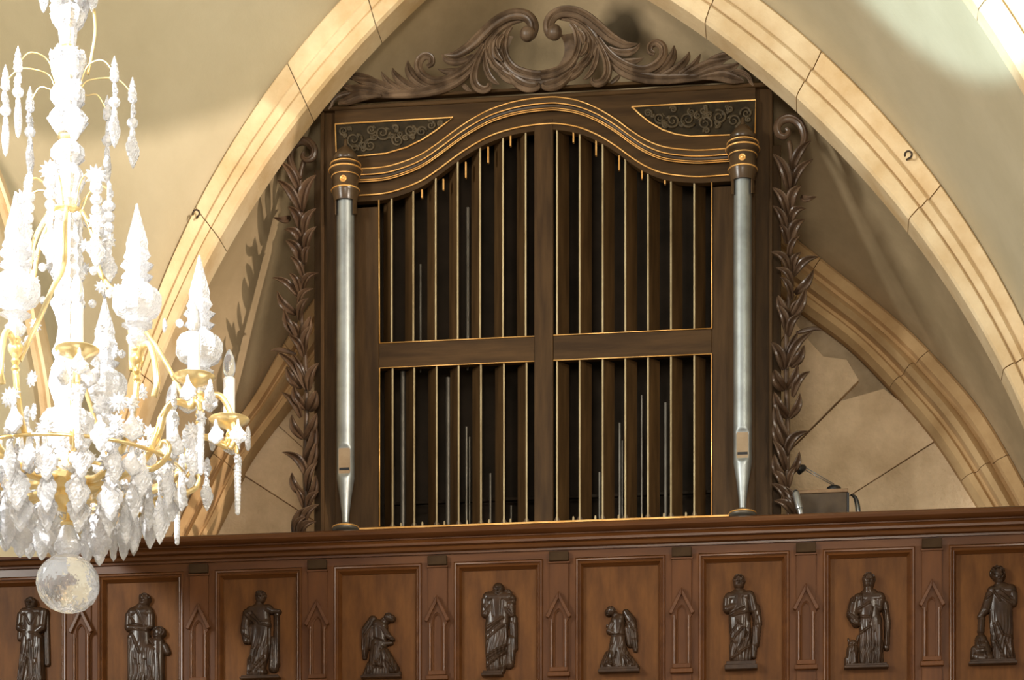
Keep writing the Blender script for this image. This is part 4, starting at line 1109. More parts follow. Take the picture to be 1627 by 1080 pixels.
# 4 cloaked bearded man with a bundle
YCUT = 1020
f = fig('dark carved standing man in a long cloak between the two kneeling angels', 794, 1075)
relief('robed_body', f, R_, o, s, drape=0.55, caps=
 [(1396, 218, 56, 1394, 250, 46, 2), (1300, 300, 58, 1480, 300, 58), (1392, 330, 115, 1382, 560, 112), (1275, 330, 44, 1268, 450, 42, 1), (1275, 460, 38, 1330, 385, 28, 3), (1510, 380, 44, 1522, 465, 32, 1.5), (1520, 465, 30, 1440, 400, 26, 3),
  (1375, 570, 112, 1372, 950, 98), (1350, 960, 60, 1345, 1000, 40), (1410, 970, 50, 1420, 1010, 34, 1)],
 folds=face(1394, 226, 50, 0, True) + [(1280, 600, 1440, 500, 10, 9), (1285, 650, 1410, 545, 9, -8), (1290, 700, 1450, 570, 9, 7), (1280, 860, 1470, 760, 10, 9), (1290, 900, 1460, 800, 9, -8), (1285, 960, 1470, 820, 10, 9), (1400, 860, 1400, 990, 9, 8), (1440, 860, 1440, 990, 9, -7), (1470, 560, 1480, 800, 10, 7), (1330, 330, 1350, 480, 9, -6), (1430, 330, 1420, 480, 9, -6), (1260, 380, 1290, 440, 8, 6), (1490, 420, 1530, 470, 9, -8)])
relief('shoulder_bundle', f, R_, o, s, [(1485, 262, 40, 1480, 275, 36, 1), (1515, 310, 46, 1520, 350, 38)], face(1470, 272, 34, -0.1) + hair(1490, 258, 40, 7) + [(1470, 320, 1540, 330, 8, -7)], base=1.6)
relief('cloak', f, R_, o, s, [(1535, 500, 40, 1545, 780, 32), (1520, 700, 48, 1495, 930, 50)], [(1520, 540, 1525, 900, 8, -6), (1550, 560, 1550, 800, 8, 6), (1495, 760, 1490, 950, 8, 6)], base=0.8)
plinth(f, 1240, 1440, 1008, 1056, o, s, 0.06)

# 5 kneeling angel facing left
o, s = (870, 900), 6.0
YCUT = 985
f = fig('dark carved kneeling angel facing left with wings folded behind', 984, 1072)
relief('robed_body', f, R_, o, s, drape=0.55, caps=
 [(606, 432, 48, 584, 444, 38, 2), (650, 470, 36, 640, 460, 34), (690, 500, 48, 650, 520, 48), (672, 530, 66, 676, 680, 66), (622, 560, 34, 590, 620, 28, 3), (590, 625, 26, 650, 655, 20, 4), (600, 590, 24, 575, 570, 15, 3), (672, 690, 72, 670, 800, 88), (670, 800, 90, 690, 930, 140), (600, 860, 60, 540, 960, 44, 1), (780, 900, 50, 850, 965, 30), (600, 960, 60, 780, 960, 56)],
 folds=face(580, 448, 38, -0.25) + hair(615, 425, 50, 9, 210, 390) + [(630, 665, 730, 665, 9, -9), (700, 560, 680, 650, 9, 7), (620, 760, 540, 950, 10, 9), (690, 800, 690, 960, 9, 8), (750, 860, 830, 960, 9, 11), (660, 830, 620, 960, 9, -8), (730, 860, 760, 960, 9, -8), (570, 930, 640, 950, 9, 7)])
relief('wing', f, R_, o, s, [(748, 440, 34, 795, 520, 52), (795, 520, 52, 820, 680, 46), (820, 680, 44, 840, 800, 22), (768, 600, 44, 790, 740, 36)],
 [(770, 470, 840, 560, 8, 6), (755, 520, 830, 620, 8, -6), (790, 600, 810, 780, 7, 6), (830, 600, 850, 780, 7, -5), (770, 640, 790, 760, 7, -5)], base=1.0)
plinth(f, 488, 880, 968, 1020, o, s)

# 6 curly haired man, hand on the chest
o, s = (1100, 900), 6.0
YCUT = 945
f = fig('dark carved curly haired man holding one hand to his chest', 1178, 1066)
relief('robed_body', f, R_, o, s, drape=0.55, caps=
 [(446, 140, 60, 444, 175, 50, 2), (440, 225, 34, 442, 250, 42), (358, 300, 52, 540, 285, 56), (450, 320, 110, 452, 470, 102), (338, 320, 42, 332, 400, 42, 1.5), (335, 415, 38, 430, 372, 28, 3.5), (380, 440, 36, 440, 440, 30, 1), (560, 300, 42, 590, 420, 42, 1),
  (450, 490, 104, 462, 700, 100), (460, 700, 102, 462, 860, 108), (400, 880, 36, 400, 905, 26), (500, 880, 44, 500, 905, 30)],
 folds=face(446, 160, 50) + hair(446, 140, 66, 13, 160, 380) + [(430, 530, 462, 565, 8, 9), (390, 480, 540, 440, 10, 9), (370, 460, 500, 400, 9, -7), (480, 600, 360, 735, 10, 9), (440, 560, 370, 640, 9, -7), (550, 540, 540, 700, 11, 9), (540, 775, 380, 885, 11, 10), (530, 640, 400, 860, 9, -9), (500, 600, 490, 720, 9, 7), (360, 700, 420, 740, 9, 6), (470, 860, 470, 900, 8, -7), (420, 300, 400, 370, 8, -6), (480, 300, 490, 370, 8, -6), (540, 290, 550, 420, 9, -7)])
relief('cloak', f, R_, o, s, [(600, 400, 48, 625, 540, 42), (620, 540, 42, 600, 740, 40), (590, 740, 34, 585, 860, 24)], [(600, 440, 610, 560, 8, 7), (630, 480, 640, 560, 8, -6), (590, 580, 600, 800, 8, -6), (620, 600, 620, 740, 8, 6)], base=1.0)
plinth(f, 312, 622, 915, 993, o, s)

# 7 bearded man with a horned animal at his side
o, s = (1300, 890), 5.165
YCUT = 870
f = fig('dark carved bearded man in a cloak with a small horned animal at his feet', 1376, 1062)
relief('robed_body', f, R_, o, s, drape=0.55, caps=
 [(416, 160, 54, 414, 200, 44, 2), (410, 225, 36, 415, 265, 40, 1), (335, 320, 48, 500, 310, 50), (420, 320, 92, 424, 480, 86), (300, 340, 42, 280, 450, 48, .5), (280, 450, 46, 310, 520, 36, 1), (350, 330, 34, 345, 420, 28, 2), (505, 340, 42, 500, 400, 30, 1.5), (500, 400, 28, 440, 375, 22, 3),
  (432, 500, 92, 438, 820, 98), (380, 830, 34, 375, 855, 22), (500, 830, 40, 510, 855, 26)],
 folds=face(414, 178, 46, 0.05, True) + hair(416, 155, 58, 11, 170, 370) + [(300, 310, 290, 350, 8, 9), (350, 300, 360, 380, 9, 9), (330, 410, 420, 360, 9, 7), (330, 470, 430, 480, 9, 7), (440, 400, 420, 520, 9, 9), (340, 600, 350, 850, 9, 8), (385, 600, 385, 850, 8, -7), (425, 560, 430, 850, 9, 8), (462, 600, 465, 850, 8, -8), (505, 540, 505, 850, 9, 8), (420, 560, 340, 610, 9, 8), (250, 500, 310, 540, 9, 7), (250, 440, 320, 500, 8, -5)])
relief('cloak', f, R_, o, s, [(545, 360, 30, 570, 520, 26), (568, 520, 26, 560, 720, 24)], [(550, 420, 560, 700, 7, 6), (535, 420, 540, 640, 7, -5)], base=1.0)
relief('carved_animal', f, R_, o, s, [(285, 690, 36, 292, 740, 40, 1), (280, 740, 46, 278, 850, 52), (256, 680, 10, 246, 644, 6, 1), (312, 680, 12, 330, 620, 7, 1), (250, 820, 36, 245, 850, 30)], [(272, 700, 276, 700, 9, -6), (302, 700, 306, 700, 9, -6), (288, 715, 290, 750, 9, 6), (270, 770, 262, 850, 8, -6), (300, 770, 305, 850, 8, 6)], base=1.6)
plinth(f, 212, 576, 858, 896, o, s)

# 8 curly haired man, a beast crouching by his leg
o, s = (1390, 890), 6.0
YCUT = 972
f = fig('dark carved curly haired man with folded arm and a crouching beast beside his leg', 1578, 1056)
relief('robed_body', f, R_, o, s, drape=0.55, caps=
 [(1170, 130, 76, 1180, 150, 66, 1), (1184, 178, 50, 1186, 200, 38, 2.5), (1180, 240, 40, 1185, 265, 48), (1120, 300, 52, 1290, 290, 62), (1205, 320, 112, 1200, 480, 112), (1320, 330, 40, 1322, 400, 38, 2), (1318, 415, 36, 1195, 402, 28, 3), (1100, 330, 44, 1060, 460, 46, 1), (1050, 480, 44, 1000, 545, 26, 1.5),
  (1200, 500, 114, 1212, 740, 108), (1205, 740, 104, 1235, 930, 105), (1160, 950, 36, 1150, 980, 24), (1270, 950, 50, 1300, 980, 34)],
 folds=face(1186, 180, 50, 0.05) + hair(1172, 130, 78, 15, 150, 390) + [(1125, 300, 1190, 400, 10, 8), (1200, 290, 1310, 380, 10, -7), (1180, 350, 1300, 430, 10, 8), (1060, 380, 1110, 340, 9, 9), (1165, 610, 1215, 720, 11, 11), (1215, 720, 1295, 745, 10, 9), (1085, 600, 1120, 830, 12, 9), (1150, 780, 1205, 890, 12, 10), (1130, 620, 1170, 780, 10, -9), (1290, 730, 1300, 920, 10, 9), (1240, 780, 1290, 920, 10, -8), (1100, 860, 1130, 950, 10, 8), (1200, 920, 1330, 950, 10, 7)])
relief('carved_beast', f, R_, o, s, [(1018, 560, 34, 1010, 680, 34, .5), (1012, 760, 58, 1030, 860, 84), (950, 850, 34, 950, 920, 44), (1000, 930, 70, 1080, 940, 60)], [(1010, 580, 1005, 700, 8, 6), (980, 800, 1050, 790, 9, -7), (960, 850, 1040, 850, 9, 7), (950, 900, 1060, 890, 9, -7), (990, 760, 1000, 830, 9, 7), (1040, 880, 1060, 940, 9, 7)], base=1.6)
plinth(f, 892, 1352, 958, 1002, o, s)

# ================================================================ things left on the gallery by the organ
YE = 0.30
se = mpp(YE)
def E_(u, v, Y=YE): return at(u, v, Y)
b = thing('wooden_box', 'brown wooden box with a dark lid edge at the right of the organ', 'box', E_(1312, 850))
x0, x1 = E_(1266, 800).x, E_(1346, 800).x; z1 = E_(1306, 783).z
put('box_body', bevel(MB().box((x0, YE, GF + 0.35), (x1, YE + 0.24, z1)).mesh('box_body'), 0.006, 2), M['crate_dark'], b)
put('box_lid', bevel(MB().box((x0 - 0.004, YE - 0.006, z1), (x1 + 0.006, YE + 0.25, z1 + 0.022)).mesh('box_lid'), 0.004, 2), M['crate'], b)
put('box_end_strip', MB().box((x1 - 0.001, YE - 0.004, GF + 0.35), (x1 + 0.012, YE + 0.05, z1 - 0.003)).mesh('box_end_strip'), M['black'], b)
put('box_stand', bevel(MB().box((x0 + 0.03, YE + 0.03, GF), (x1 - 0.03, YE + 0.21, GF + 0.35)).mesh('box_stand'), 0.004, 1), M['crate_dark'], b)
lampc = E_(1325, 771, YE + 0.12)
l = thing('clip_lamp', 'small black lamp with thin wire arm on top of the brown box', 'lamp', (lampc.x, lampc.y, z1 + 0.022))
lz = z1 + 0.022
rr = 12.5*se
put('lamp_base', MB().lathe([(lz, rr*0.75), (lz + 0.012, rr*0.98), (lz + 0.03, rr), (lz + 0.045, rr*0.86), (lz + 0.056, rr*0.4), (lz + 0.060, 0.002)], 20, lampc.x, lampc.y).mesh('lamp_base', smooth=True, angle=50), M['black'], l)
tip = Vector((E_(1277, 745, YE + 0.06).x, YE + 0.06, E_(1277, 745, YE + 0.06).z))
st0 = Vector((lampc.x, lampc.y, lz + 0.055))
for dzz in (0.0, 0.016):
    put('wire_arm', MB().tube([st0 + Vector((0, 0, dzz*0.6)), tip + Vector((0.0, 0, dzz))], 0.0028, 6).mesh('wire_arm', smooth=True), M['steel'], l)
hd_ = MB()
ax = Vector((-0.9, -0.2, -0.35)).normalized()
hp = [tip + Vector((0.012, 0, 0.012)) + ax*q for q in (0, 0.008, 0.02, 0.045, 0.052)]
hd_.tube(hp, [0.010, 0.017, 0.021, 0.030, 0.029], 14)
put('lamp_head', hd_.mesh('lamp_head', smooth=True, angle=40), M['black'], l)
t = thing('grey_tube', 'short grey steel tube leaning between the carved leaves and the brown box', 'tube', E_(1272, 850, YE - 0.20))
p0, p1 = E_(1264, 781, YE - 0.19), E_(1277, 835, YE - 0.21)
d_ = (p1 - p0)
put('tube_body', MB().tube([p0, p0 + d_*0.05, p0 + d_*0.5, p0 + d_*0.52, p0 + d_*3.6], [0.012, 0.021, 0.021, 0.016, 0.016], 14).mesh('tube_body', smooth=True, angle=40), M['steel'], t)
put('tube_cap', MB().tube([p0 - d_*0.06, p0 - d_*0.03, p0 + d_*0.02], [0.004, 0.014, 0.016], 14).mesh('tube_cap', smooth=True, angle=40), M['black'], t)
c = thing('cable_coil', 'black and grey cables looped over the right end of the brown box', 'cable', E_(1356, 850, YE + 0.03))
for k, (du, m_) in enumerate(((0, 'black'), (4, 'steel'), (7, 'black'))):
    P = catmull([(1352 + du*0.5, 786, YE + 0.06), (1357 + du*0.6, 791, YE + 0.03), (1360 + du*0.8, 806, YE - 0.015), (1361 + du*0.8, 830, YE - 0.01), (1360 + du, 900, YE + 0.02), (1358 + du, 1010, YE + 0.02)], 5)
    put('cable', MB().tube([at(*p) for p in P], 0.0052 if m_ == 'black' else 0.004, 8).mesh('cable', smooth=True), M[m_], c)
# ================================================================ the crystal chandelier
YCH = -6.1
kc = 1.0/mpp(YCH)                                  # pixels per metre at the chandelier
CXW = at(108, 600, YCH).x
def zc(v): return at(108, v, YCH).z
def q_(px): return px/kc
ch = thing('chandelier', 'large crystal chandelier with brass arms and hanging prisms in front of the arch', 'chandelier', (CXW, YCH, zc(976)))
G, GC, BR = M['crystal'], M['clear'], M['brass']
ALPHA = math.atan2(CAMX - CXW, YCH - CAMY)
def polar(r_px, a, z):                             # a = 0 towards the viewer, positive to the right
    a = a + ALPHA
    return Vector((CXW + q_(r_px)*math.sin(a), YCH - q_(r_px)*math.cos(a), z))
def chput(name, me, m, loc, rot=None, scale=None, parent=ch):
    return put(name, me, m, parent, loc, rot, scale)
# --- shared crystal shapes, in local space, sizes in metres
def lathe0(prof, n, star=0.0, lobes=0): return MB().lathe([(q_(z), max(1e-4, q_(r))) for z, r in prof], n, 0, 0, star, lobes)
def flat_facets(mb, name): return mb.mesh(name)
def pendant_mesh(L=46, W=17, T=5):
    """cut pear drop: outline with a bevelled rim and a raised table on both faces"""
    out = [(0, 0.07), (0.10, 0.16), (0.18, 0.10), (0.30, 0.34), (0.45, 0.62), (0.58, 1.0), (0.70, 0.90), (0.80, 0.98), (0.90, 0.52), (1.0, 0.10)]
    P = [(w_*W, -t*L) for t, w_ in out] + [(-w_*W, -t*L) for t, w_ in out[::-1]]
    n = len(P); cz = -0.68*L
    def ring(f, y): return [(q_(x*f), q_(y), q_(cz + (z - cz)*f)) for x, z in P]
    mb = MB(); mb.rings([ring(0.55, -T), ring(0.9, -T*0.55), ring(1.0, 0), ring(0.9, T*0.55), ring(0.55, T)])
    return mb.mesh('pendant')
def kite_mesh(L=70, W=20.5, T=6):
    """scalloped cut drop with a stepped face and a raised centre"""
    out = [(0, 0.10), (0.05, 0.22), (0.10, 0.24), (0.15, 0.12), (0.24, 0.34), (0.31, 0.60), (0.37, 0.54), (0.45, 0.86), (0.52, 1.0), (0.58, 0.90), (0.64, 0.92), (0.70, 0.70), (0.76, 0.66), (0.82, 0.42), (0.87, 0.42), (0.94, 0.26), (1.0, 0.05)]
    P = [(w_*W, -t*L) for t, w_ in out] + [(-w_*W, -t*L) for t, w_ in out[::-1]]
    cz = -0.55*L
    def ring(f, y): return [(q_(x*f), q_(y), q_(cz + (z - cz)*f)) for x, z in P]
    return MB().rings([ring(0.10, -T*1.25), ring(0.34, -T*0.8), ring(0.42, -T*1.0), ring(0.72, -T*0.55), ring(0.80, -T*0.7), ring(1.0, 0), ring(0.80, T*0.7), ring(0.42, T)]).mesh('kite_pendant')
def rosette_mesh(R=18, n=12, T=5):
    mb = MB(); rs = []
    def ring(f0, f1, y): return [(q_(R*(f0 if k % 2 == 0 else f1)*math.sin(PI*k/n)), q_(y), q_(R*(f0 if k % 2 == 0 else f1)*math.cos(PI*k/n))) for k in range(2*n)]
    mb.rings([ring(.16, .16, -T*1.5), ring(.34, .26, -T), ring(0.72, 0.46, -T*0.8), ring(1.0, 0.62, 0), ring(0.72, 0.46, T*0.6), ring(.3, .25, T*.7)])
    return mb.mesh('rosette')
def icicle_mesh(L=86, R=6.5):
    prof = [(0, 2), (-4, R*0.7)]
    for k in range(12):
        t = k/12; prof += [(-8 - t*(L-14), R*(1 - 0.25*t)), (-8 - (t + 0.04)*(L-14), R*(0.86 - 0.25*t))]
    prof += [(-L + 3, R*0.6), (-L, 0.5)]
    return lathe0(prof[::-1], 7).mesh('icicle')
def bead_mesh(R=8): return lathe0([(-R, R*.25), (-R*.6, R*.8), (0, R), (R*.6, R*.8), (R, R*.25)], 9).mesh('bead')
def spike_mesh(L=42, R=8):
    return lathe0([(0, R*0.4), (4, R), (L*0.3, R*0.8), (L*0.34, R*0.95), (L*0.6, R*0.55), (L*0.63, R*0.68), (L, 0.6)], 7).mesh('spike')
MP, MK, MR, MI, MBD, MSP = pendant_mesh(), kite_mesh(), rosette_mesh(), icicle_mesh(), bead_mesh(), spike_mesh()
MR2 = rosette_mesh(14, 9, 4)
rc = random.Random(5)
def rz(): return (0, 0, rc.uniform(-0.7, 0.7))
# --- glass stem in turned segments
stem = [(745, 9), (737, 20), (718, 27), (694, 39), (668, 43), (657, 37), (649, 18), None, (649, 18), (632, 24), (612, 30), (592, 27), (575, 18), None, (575, 18), (560, 25), (543, 18), (520, 15), (500, 20), (482, 28), (470, 20), None,
        (470, 20), (460, 25), (448, 21), (436, 28), (424, 22), (412, 25), (400, 21), (388, 27), (374, 22), (360, 24), (344, 20), None, (332, 11), (320, 20), (310, 17), (298, 23), (285, 28), (272, 22), (262, 15), None,
        (262, 15), (250, 27), (238, 26), (226, 15), None, (214, 17), (204, 24), (190, 33), (178, 24), (172, 17), None, (172, 17), (160, 27), (146, 27), (132, 18), None, (132, 18), (118, 25), (104, 26), (92, 20), (78, 12), None,
        (74, 12), (60, 14), (48, 15), (38, 24), (24, 28), (10, 20), None, (10, 20), (-4, 30), (-16, 34), (-34, 18), (-60, 9), None, (-60, 6), (-120, 22), (-170, 10), (-220, 24), (-260, 6)]
seg = []
def flush(seg):
    if len(seg) > 1:
        mb = MB().lathe([(zc(v), q_(r)) for v, r in seg], 22, CXW, YCH, 0.05, 11)
        put('glass_baluster', mb.mesh('glass_baluster'), G, ch)
for s_ in stem:
    if s_ is None: flush(seg); seg = []
    else: seg.append(s_)
flush(seg)
put('centre_rod', MB().tube([(CXW, YCH, zc(862)), (CXW, YCH, zc(-1500))], q_(3.2), 8).mesh('centre_rod', smooth=True), BR, ch)
for v, r, h in ((337, 26, 7), (219, 17, 4), (75, 13, 3), (832, 13, 5)):
    put('brass_collar', MB().lathe([(zc(v + h), q_(r*.55)), (zc(v + h*.3), q_(r*.9)), (zc(v), q_(r)), (zc(v - h*.4), q_(r*.92)), (zc(v - h), q_(r*.5))], 22, CXW, YCH).mesh('brass_collar', smooth=True, angle=40), BR, ch)
hub = [(812, 10), (806, 26), (797, 38), (788, 34), (782, 46), (772, 52), (762, 48), (757, 30), (750, 14)]
put('brass_hub', MB().lathe([(zc(v), q_(r)) for v, r in hub], 24, CXW, YCH, 0.08, 8).mesh('brass_hub', smooth=True, angle=40), BR, ch)
# --- ball at the foot
nb, mbb = 26, MB(); rs = []
for i in range(19):
    b = math.radians(-84 + 168*i/18)
    row = []
    for k in range(nb*2):
        a = PI*k/nb
        bump = 0.016*math.cos(13*a + (PI if i % 4 > 1 else 0))*(1 if i % 2 else -0.4) if -1.1 < b < 0.45 else 0
        R_b = 51*(1 + bump)
        row.append((CXW + q_(R_b)*math.cos(b)*math.cos(a), YCH + q_(R_b)*math.cos(b)*math.sin(a), zc(927) + q_(R_b)*0.925*math.sin(b)))
    rs.append(row)
mbb.rings(rs)
put('glass_ball', mbb.mesh('glass_ball'), GC, ch)
put('ball_neck', MB().lathe([(zc(v), q_(r)) for v, r in ((884, 10), (876, 22), (866, 23), (856, 17), (846, 14), (838, 11), (832, 6))], 14, CXW, YCH).mesh('ball_neck'), G, ch)
# --- candle tier: eight S-shaped brass arms
RC = 262
zb = zc(650)
def brass_tube(name, P, rads, parent=ch): return put(name, MB().tube(P, rads, 8).mesh(name, smooth=True), BR, parent)
dish_me = MB().lathe([(q_(-16), q_(3)), (q_(-11), q_(8)), (q_(-7), q_(18)), (q_(0), q_(32)), (q_(3), q_(34)), (q_(4), q_(33)), (q_(0), q_(24)), (q_(-3), q_(13)), (q_(3), q_(11)), (q_(7), q_(11)), (q_(7), q_(8))], 24).mesh('drip_pan', smooth=True, angle=40)
cand_me = MB().lathe([(q_(6), q_(9.5)), (q_(70), q_(9.5)), (q_(72), q_(8))], 16).mesh('candle_tube', smooth=True, angle=40)
bulb_me = MB().lathe([(q_(72), q_(6)), (q_(77), q_(8.5)), (q_(83), q_(10.5)), (q_(92), q_(10.5)), (q_(104), q_(8.5)), (q_(114), q_(4.5)), (q_(119), q_(1))], 14).mesh('flame_bulb', smooth=True)
cup_me = MB().lathe([(q_(-34), q_(2)), (q_(-30), q_(5)), (q_(-26), q_(3.5)), (q_(-22), q_(6)), (q_(-16), q_(4)), (q_(-12), q_(5))], 14).mesh('arm_cup', smooth=True, angle=40)
for k in range(8):
    a = math.radians(3 + 45*k)
    p = polar(RC, a, zb)
    arm = brass_tube('candle_arm', [Vector(x) for x in catmull([polar(r_, a, zc(v)) for r_, v in ((34, 772), (90, 776), (150, 762), (186, 728), (200, 694), (222, 678), (246, 686), (258, 690), (262, 676))], 5)], [q_(7)]*20 + [q_(5.8)]*21)
    brass_tube('arm_scroll', [Vector(x) for x in catmull([polar(r_, a, zc(v)) for r_, v in ((150, 762), (176, 774), (205, 762), (212, 744), (200, 735), (192, 744))], 5)], [q_(5.4 - 0.1*i) for i in range(26)], arm)
    brass_tube('arm_hook', [Vector(x) for x in catmull([polar(r_, a, zc(v)) for r_, v in ((248, 688), (262, 684), (272, 690), (275, 702))], 5)], [q_(4)]*16, arm)
    pan = chput('drip_pan', dish_me, BR, p)
    chput('arm_cup', cup_me, BR, p, parent=pan)
    cd = chput('candle_tube', cand_me, M['wax'], p)
    chput('flame_bulb', bulb_me, GC, p, parent=cd)
    ph = polar(276, a, zc(712))
    chput('rosette', MR2, G, ph, (0, 0, a + rc.uniform(-.3, .3)))
    chput('icicle', MI, G, polar(276, a, zc(716)), (0, 0, a))
    for j in range(5):                                   # drops round each pan
        b = a + math.radians(72*j + 20)
        pp = p + Vector((q_(31)*math.sin(b), -q_(31)*math.cos(b), -q_(4)))
        chput('pendant', MP, G, pp, (0, 0, b + rc.uniform(-.4, .4)), (0.9, 0.9, 0.9))
    chput('rosette', MR, G, polar(232, a + 0.16, zc(716)), (0, 0, a + rc.uniform(-.6, .6)))
    chput('kite_pendant', MK, G, polar(232, a + 0.16, zc(728)), (0, 0, a + rc.uniform(-.6, .6)), (0.85, 0.85, 0.85))
# --- spire tier: six glass urns with spires on brass stems
urn_me = MB().lathe([(q_(z), q_(r)) for z, r in ((-72, 6), (-66, 13), (-58, 17), (-50, 10), (-44, 12), (-38, 24), (-34, 14), (-28, 18), (-20, 31), (-8, 38), (6, 38), (18, 31), (27, 16), (31, 17))], 20, 0, 0, 0.04, 10).mesh('glass_urn')
sp_me = MB().lathe([(q_(z), q_(r)) for z, r in ((31, 14), (38, 25), (43, 15), (50, 18), (56, 26), (62, 15), (70, 21), (78, 17), (84, 16), (90, 17), (104, 13.5), (120, 9), (136, 5), (152, 1.5))], 12, 0, 0, 0.06, 6).mesh('glass_spire')
sock_me = MB().lathe([(q_(z), q_(r)) for z, r in ((-128, 3), (-122, 7), (-116, 4), (-110, 7), (-104, 5), (-98, 9), (-92, 12), (-86, 12), (-80, 7), (-76, 9), (-72, 7))], 16).mesh('brass_socket', smooth=True, angle=40)
RS = 212
zu = zc(540)
for k, ad in enumerate((-22, 30, 90, 163, 222, 270)):
    a = math.radians(ad); p = polar(RS, a, zu)
    rS = RS
    ur = chput('glass_urn', urn_me, G, p)
    chput('glass_spire', sp_me, G, p, parent=ur)
    so_ = chput('brass_socket', sock_me, BR, p)
    z0 = zu - q_(128)
    brass_tube('spire_arm', [Vector(x) for x in catmull([polar(40, a, zc(768)), polar(90, a, zc(780)), polar(150, a, zc(766)), polar(188, a, zc(730)), polar(206, a, z0 - q_(25)), polar(RS, a, z0 + q_(4))], 6)], [q_(6)]*15 + [q_(5.2)]*16, so_)
    brass_tube('spire_scroll', [Vector(x) for x in catmull([polar(RS, a, z0 + q_(20)), polar(RS + 12, a, z0 + q_(48)), polar(RS + 34, a, z0 + q_(52)), polar(RS + 50, a, z0 + q_(26)), polar(RS + 58, a, z0 - q_(14)), polar(RS + 50, a, z0 - q_(34))], 6)], [q_(5.2)]*31, so_)
    # inner scroll that climbs to the middle collar
    brass_tube('tall_scroll', [Vector(x) for x in catmull([polar(30, a + .3, zc(342)), polar(48, a + .3, zc(372)), polar(58, a + .3, zc(400)), polar(66, a + .3, zc(440)), polar(88, a + .25, zc(470)), polar(120, a + .2, zc(500)), polar(160, a + .12, zc(560)), polar(196, a, zc(640))], 5)], [q_(4.2)]*36, so_)
    # column of rosettes under the urn
    for j in range(4):
        chput('rosette', MR if j % 2 else MR2, G, polar(RS - 16 - 5*j, a + 0.10*(-1)**j, z0 - q_(4 + 24*j)), (0, 0, a + rc.uniform(-.6, .6)))
    chput('pendant', MP, G, polar(RS - 30, a + .05, z0 - q_(84)), (0, 0, a + rc.uniform(-.5, .5)), (1.1, 1.1, 1.1))
# --- middle tier: wire sprays with rosettes and hanging drops
for k in range(7):
    a = math.radians(32 + 360/7*k); R1 = 66 if k % 2 else 84
    brass_tube('wire_spray', [Vector(x) for x in catmull([polar(22, a, zc(336)), polar(34, a, zc(306)), polar(52, a, zc(294)), polar(R1, a, zc(300))], 5)], [q_(1.5)]*16)
    chput('rosette', MR, G, polar(R1, a, zc(306)), (0, 0, a + rc.uniform(-.4, .4)), (1.1, 1, 1.1))
    z = 326
    for j in range(3):
        chput('bead', MBD, G, polar(R1, a, zc(z + 17*j)), None, (1.4 - .15*j, 1.4 - .15*j, 1.1))
    chput('rosette', MR2, G, polar(R1, a, zc(378)), (0, 0, a + rc.uniform(-.6, .6)), (1.2, 1, 1.2))
    chput('kite_pendant', MK, G, polar(R1, a, zc(388)), (0, 0, a + rc.uniform(-.6, .6)), (0.9, .9, .9))
# --- top tier: thin wires with spikes and long drops
for k, (ad, R1, v1) in enumerate(((68, 80, 112), (92, 104, 128), (118, 72, 146), (-70, 84, 108), (-95, 100, 122), (-122, 72, 140), (10, 60, 120), (180, 70, 136))):
    a = math.radians(ad)
    brass_tube('wire_spray', [Vector(x) for x in catmull([polar(20, a, zc(140)), polar(34, a, zc(v1 - 4)), polar(R1*0.75, a, zc(v1 - 10)), polar(R1, a, zc(v1 + 12))], 5)], [q_(1.2)]*16)
    chput('spike', MSP, G, polar(R1, a, zc(v1 + 26)), None, (1, 1, 1))
    chput('rosette', MR2, G, polar(R1, a, zc(v1 + 40)), (0, 0, a + rc.uniform(-.6, .6)), (1.0, 1, 1.0))
    chput('bead', MBD, G, polar(R1, a, zc(v1 + 58)), None, (1.2, 1.2, 1.1))
    chput('kite_pendant', MK, G, polar(R1, a, zc(v1 + 62)), (0, 0, a + rc.uniform(-.6, .6)), (0.85, .85, 1.0))
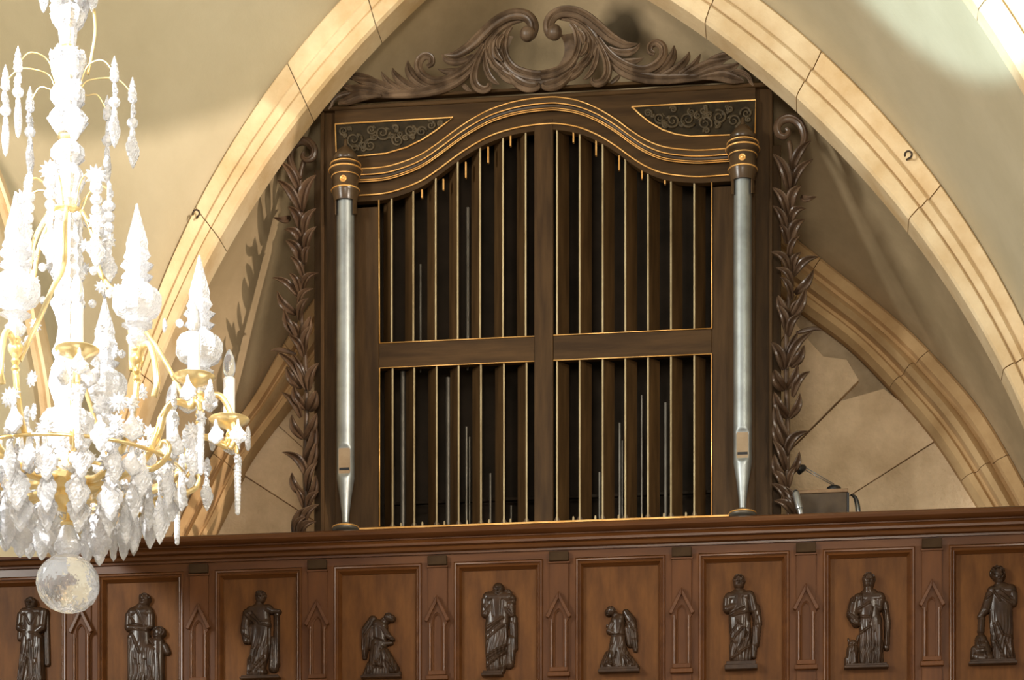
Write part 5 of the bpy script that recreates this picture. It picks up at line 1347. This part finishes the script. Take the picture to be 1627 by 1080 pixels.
for k in range(6):
    a = math.radians(20 + 60*k)
    chput('kite_pendant', MK, G, polar(40, a, zc(-34)), (0, 0, a), (0.8, .8, .8))
    chput('rosette', MR2, G, polar(24, a, zc(92)), (0, 0, a))
brass_tube('gilt_chain', [Vector(x) for x in catmull([polar(42, 1.4, zc(14)), polar(44, 1.4, zc(50)), polar(39, 1.4, zc(84)), polar(32, 1.4, zc(118))], 6)], [q_(2.6)]*19)
# star chains that hang from the middle collar out to the spires
for k in range(6):
    a = math.radians(30 + 60*k)
    for j in range(7):
        t = j/6; R1 = 30 + 150*t; v1 = 352 + 150*t + 60*math.sin(PI*t)
        chput('rosette' if j % 2 else 'bead', MR2 if j % 2 else MBD, G, polar(R1, a, zc(v1)), (0, 0, a + rc.uniform(-.5, .5)), (.85, .85, .85))
# --- fringes of cut drops under the hub
for n, R1, v1, sc1 in ((13, 102, 792, 1.15), (18, 140, 776, 1.15), (20, 178, 750, 1.0)):
    for k in range(n):
        a = 2*PI*(k + 0.35)/n
        R2 = R1*rc.uniform(0.95, 1.06); v2 = v1 + rc.uniform(-6, 6)
        chput('kite_pendant', MK, G, polar(R2, a, zc(v2)), (0, rc.uniform(-.06, .06), a + rc.uniform(-.7, .7)), (sc1, sc1, sc1))
        chput('rosette', MR if k % 2 else MR2, G, polar(R2, a, zc(v2 - 12)), (0, 0, a + rc.uniform(-.5, .5)))
for n, R1, v1 in ((11, 120, 738), (14, 160, 718), (9, 80, 726), (14, 208, 704)):
    for k in range(n):
        a = 2*PI*(k + 0.1)/n
        chput('pendant', MP, G, polar(R1, a, zc(v1)), (0, 0, a + rc.uniform(-.6, .6)), (1.1, 1.1, 1.1))
        chput('rosette', MR2, G, polar(R1, a, zc(v1 - 8)), (0, 0, a + rc.uniform(-.6, .6)))
for R1, v1 in ((110, 764), (186, 750)):
    rs = [[polar(R1 + 3.0*math.cos(b), 2*PI*k/48, zc(v1) + q_(3.0*math.sin(b))) for b in [PI/3*j for j in range(6)]] for k in range(48)]
    put('brass_hoop', MB().rings(rs, loop=True).mesh('brass_hoop', smooth=True), BR, ch)
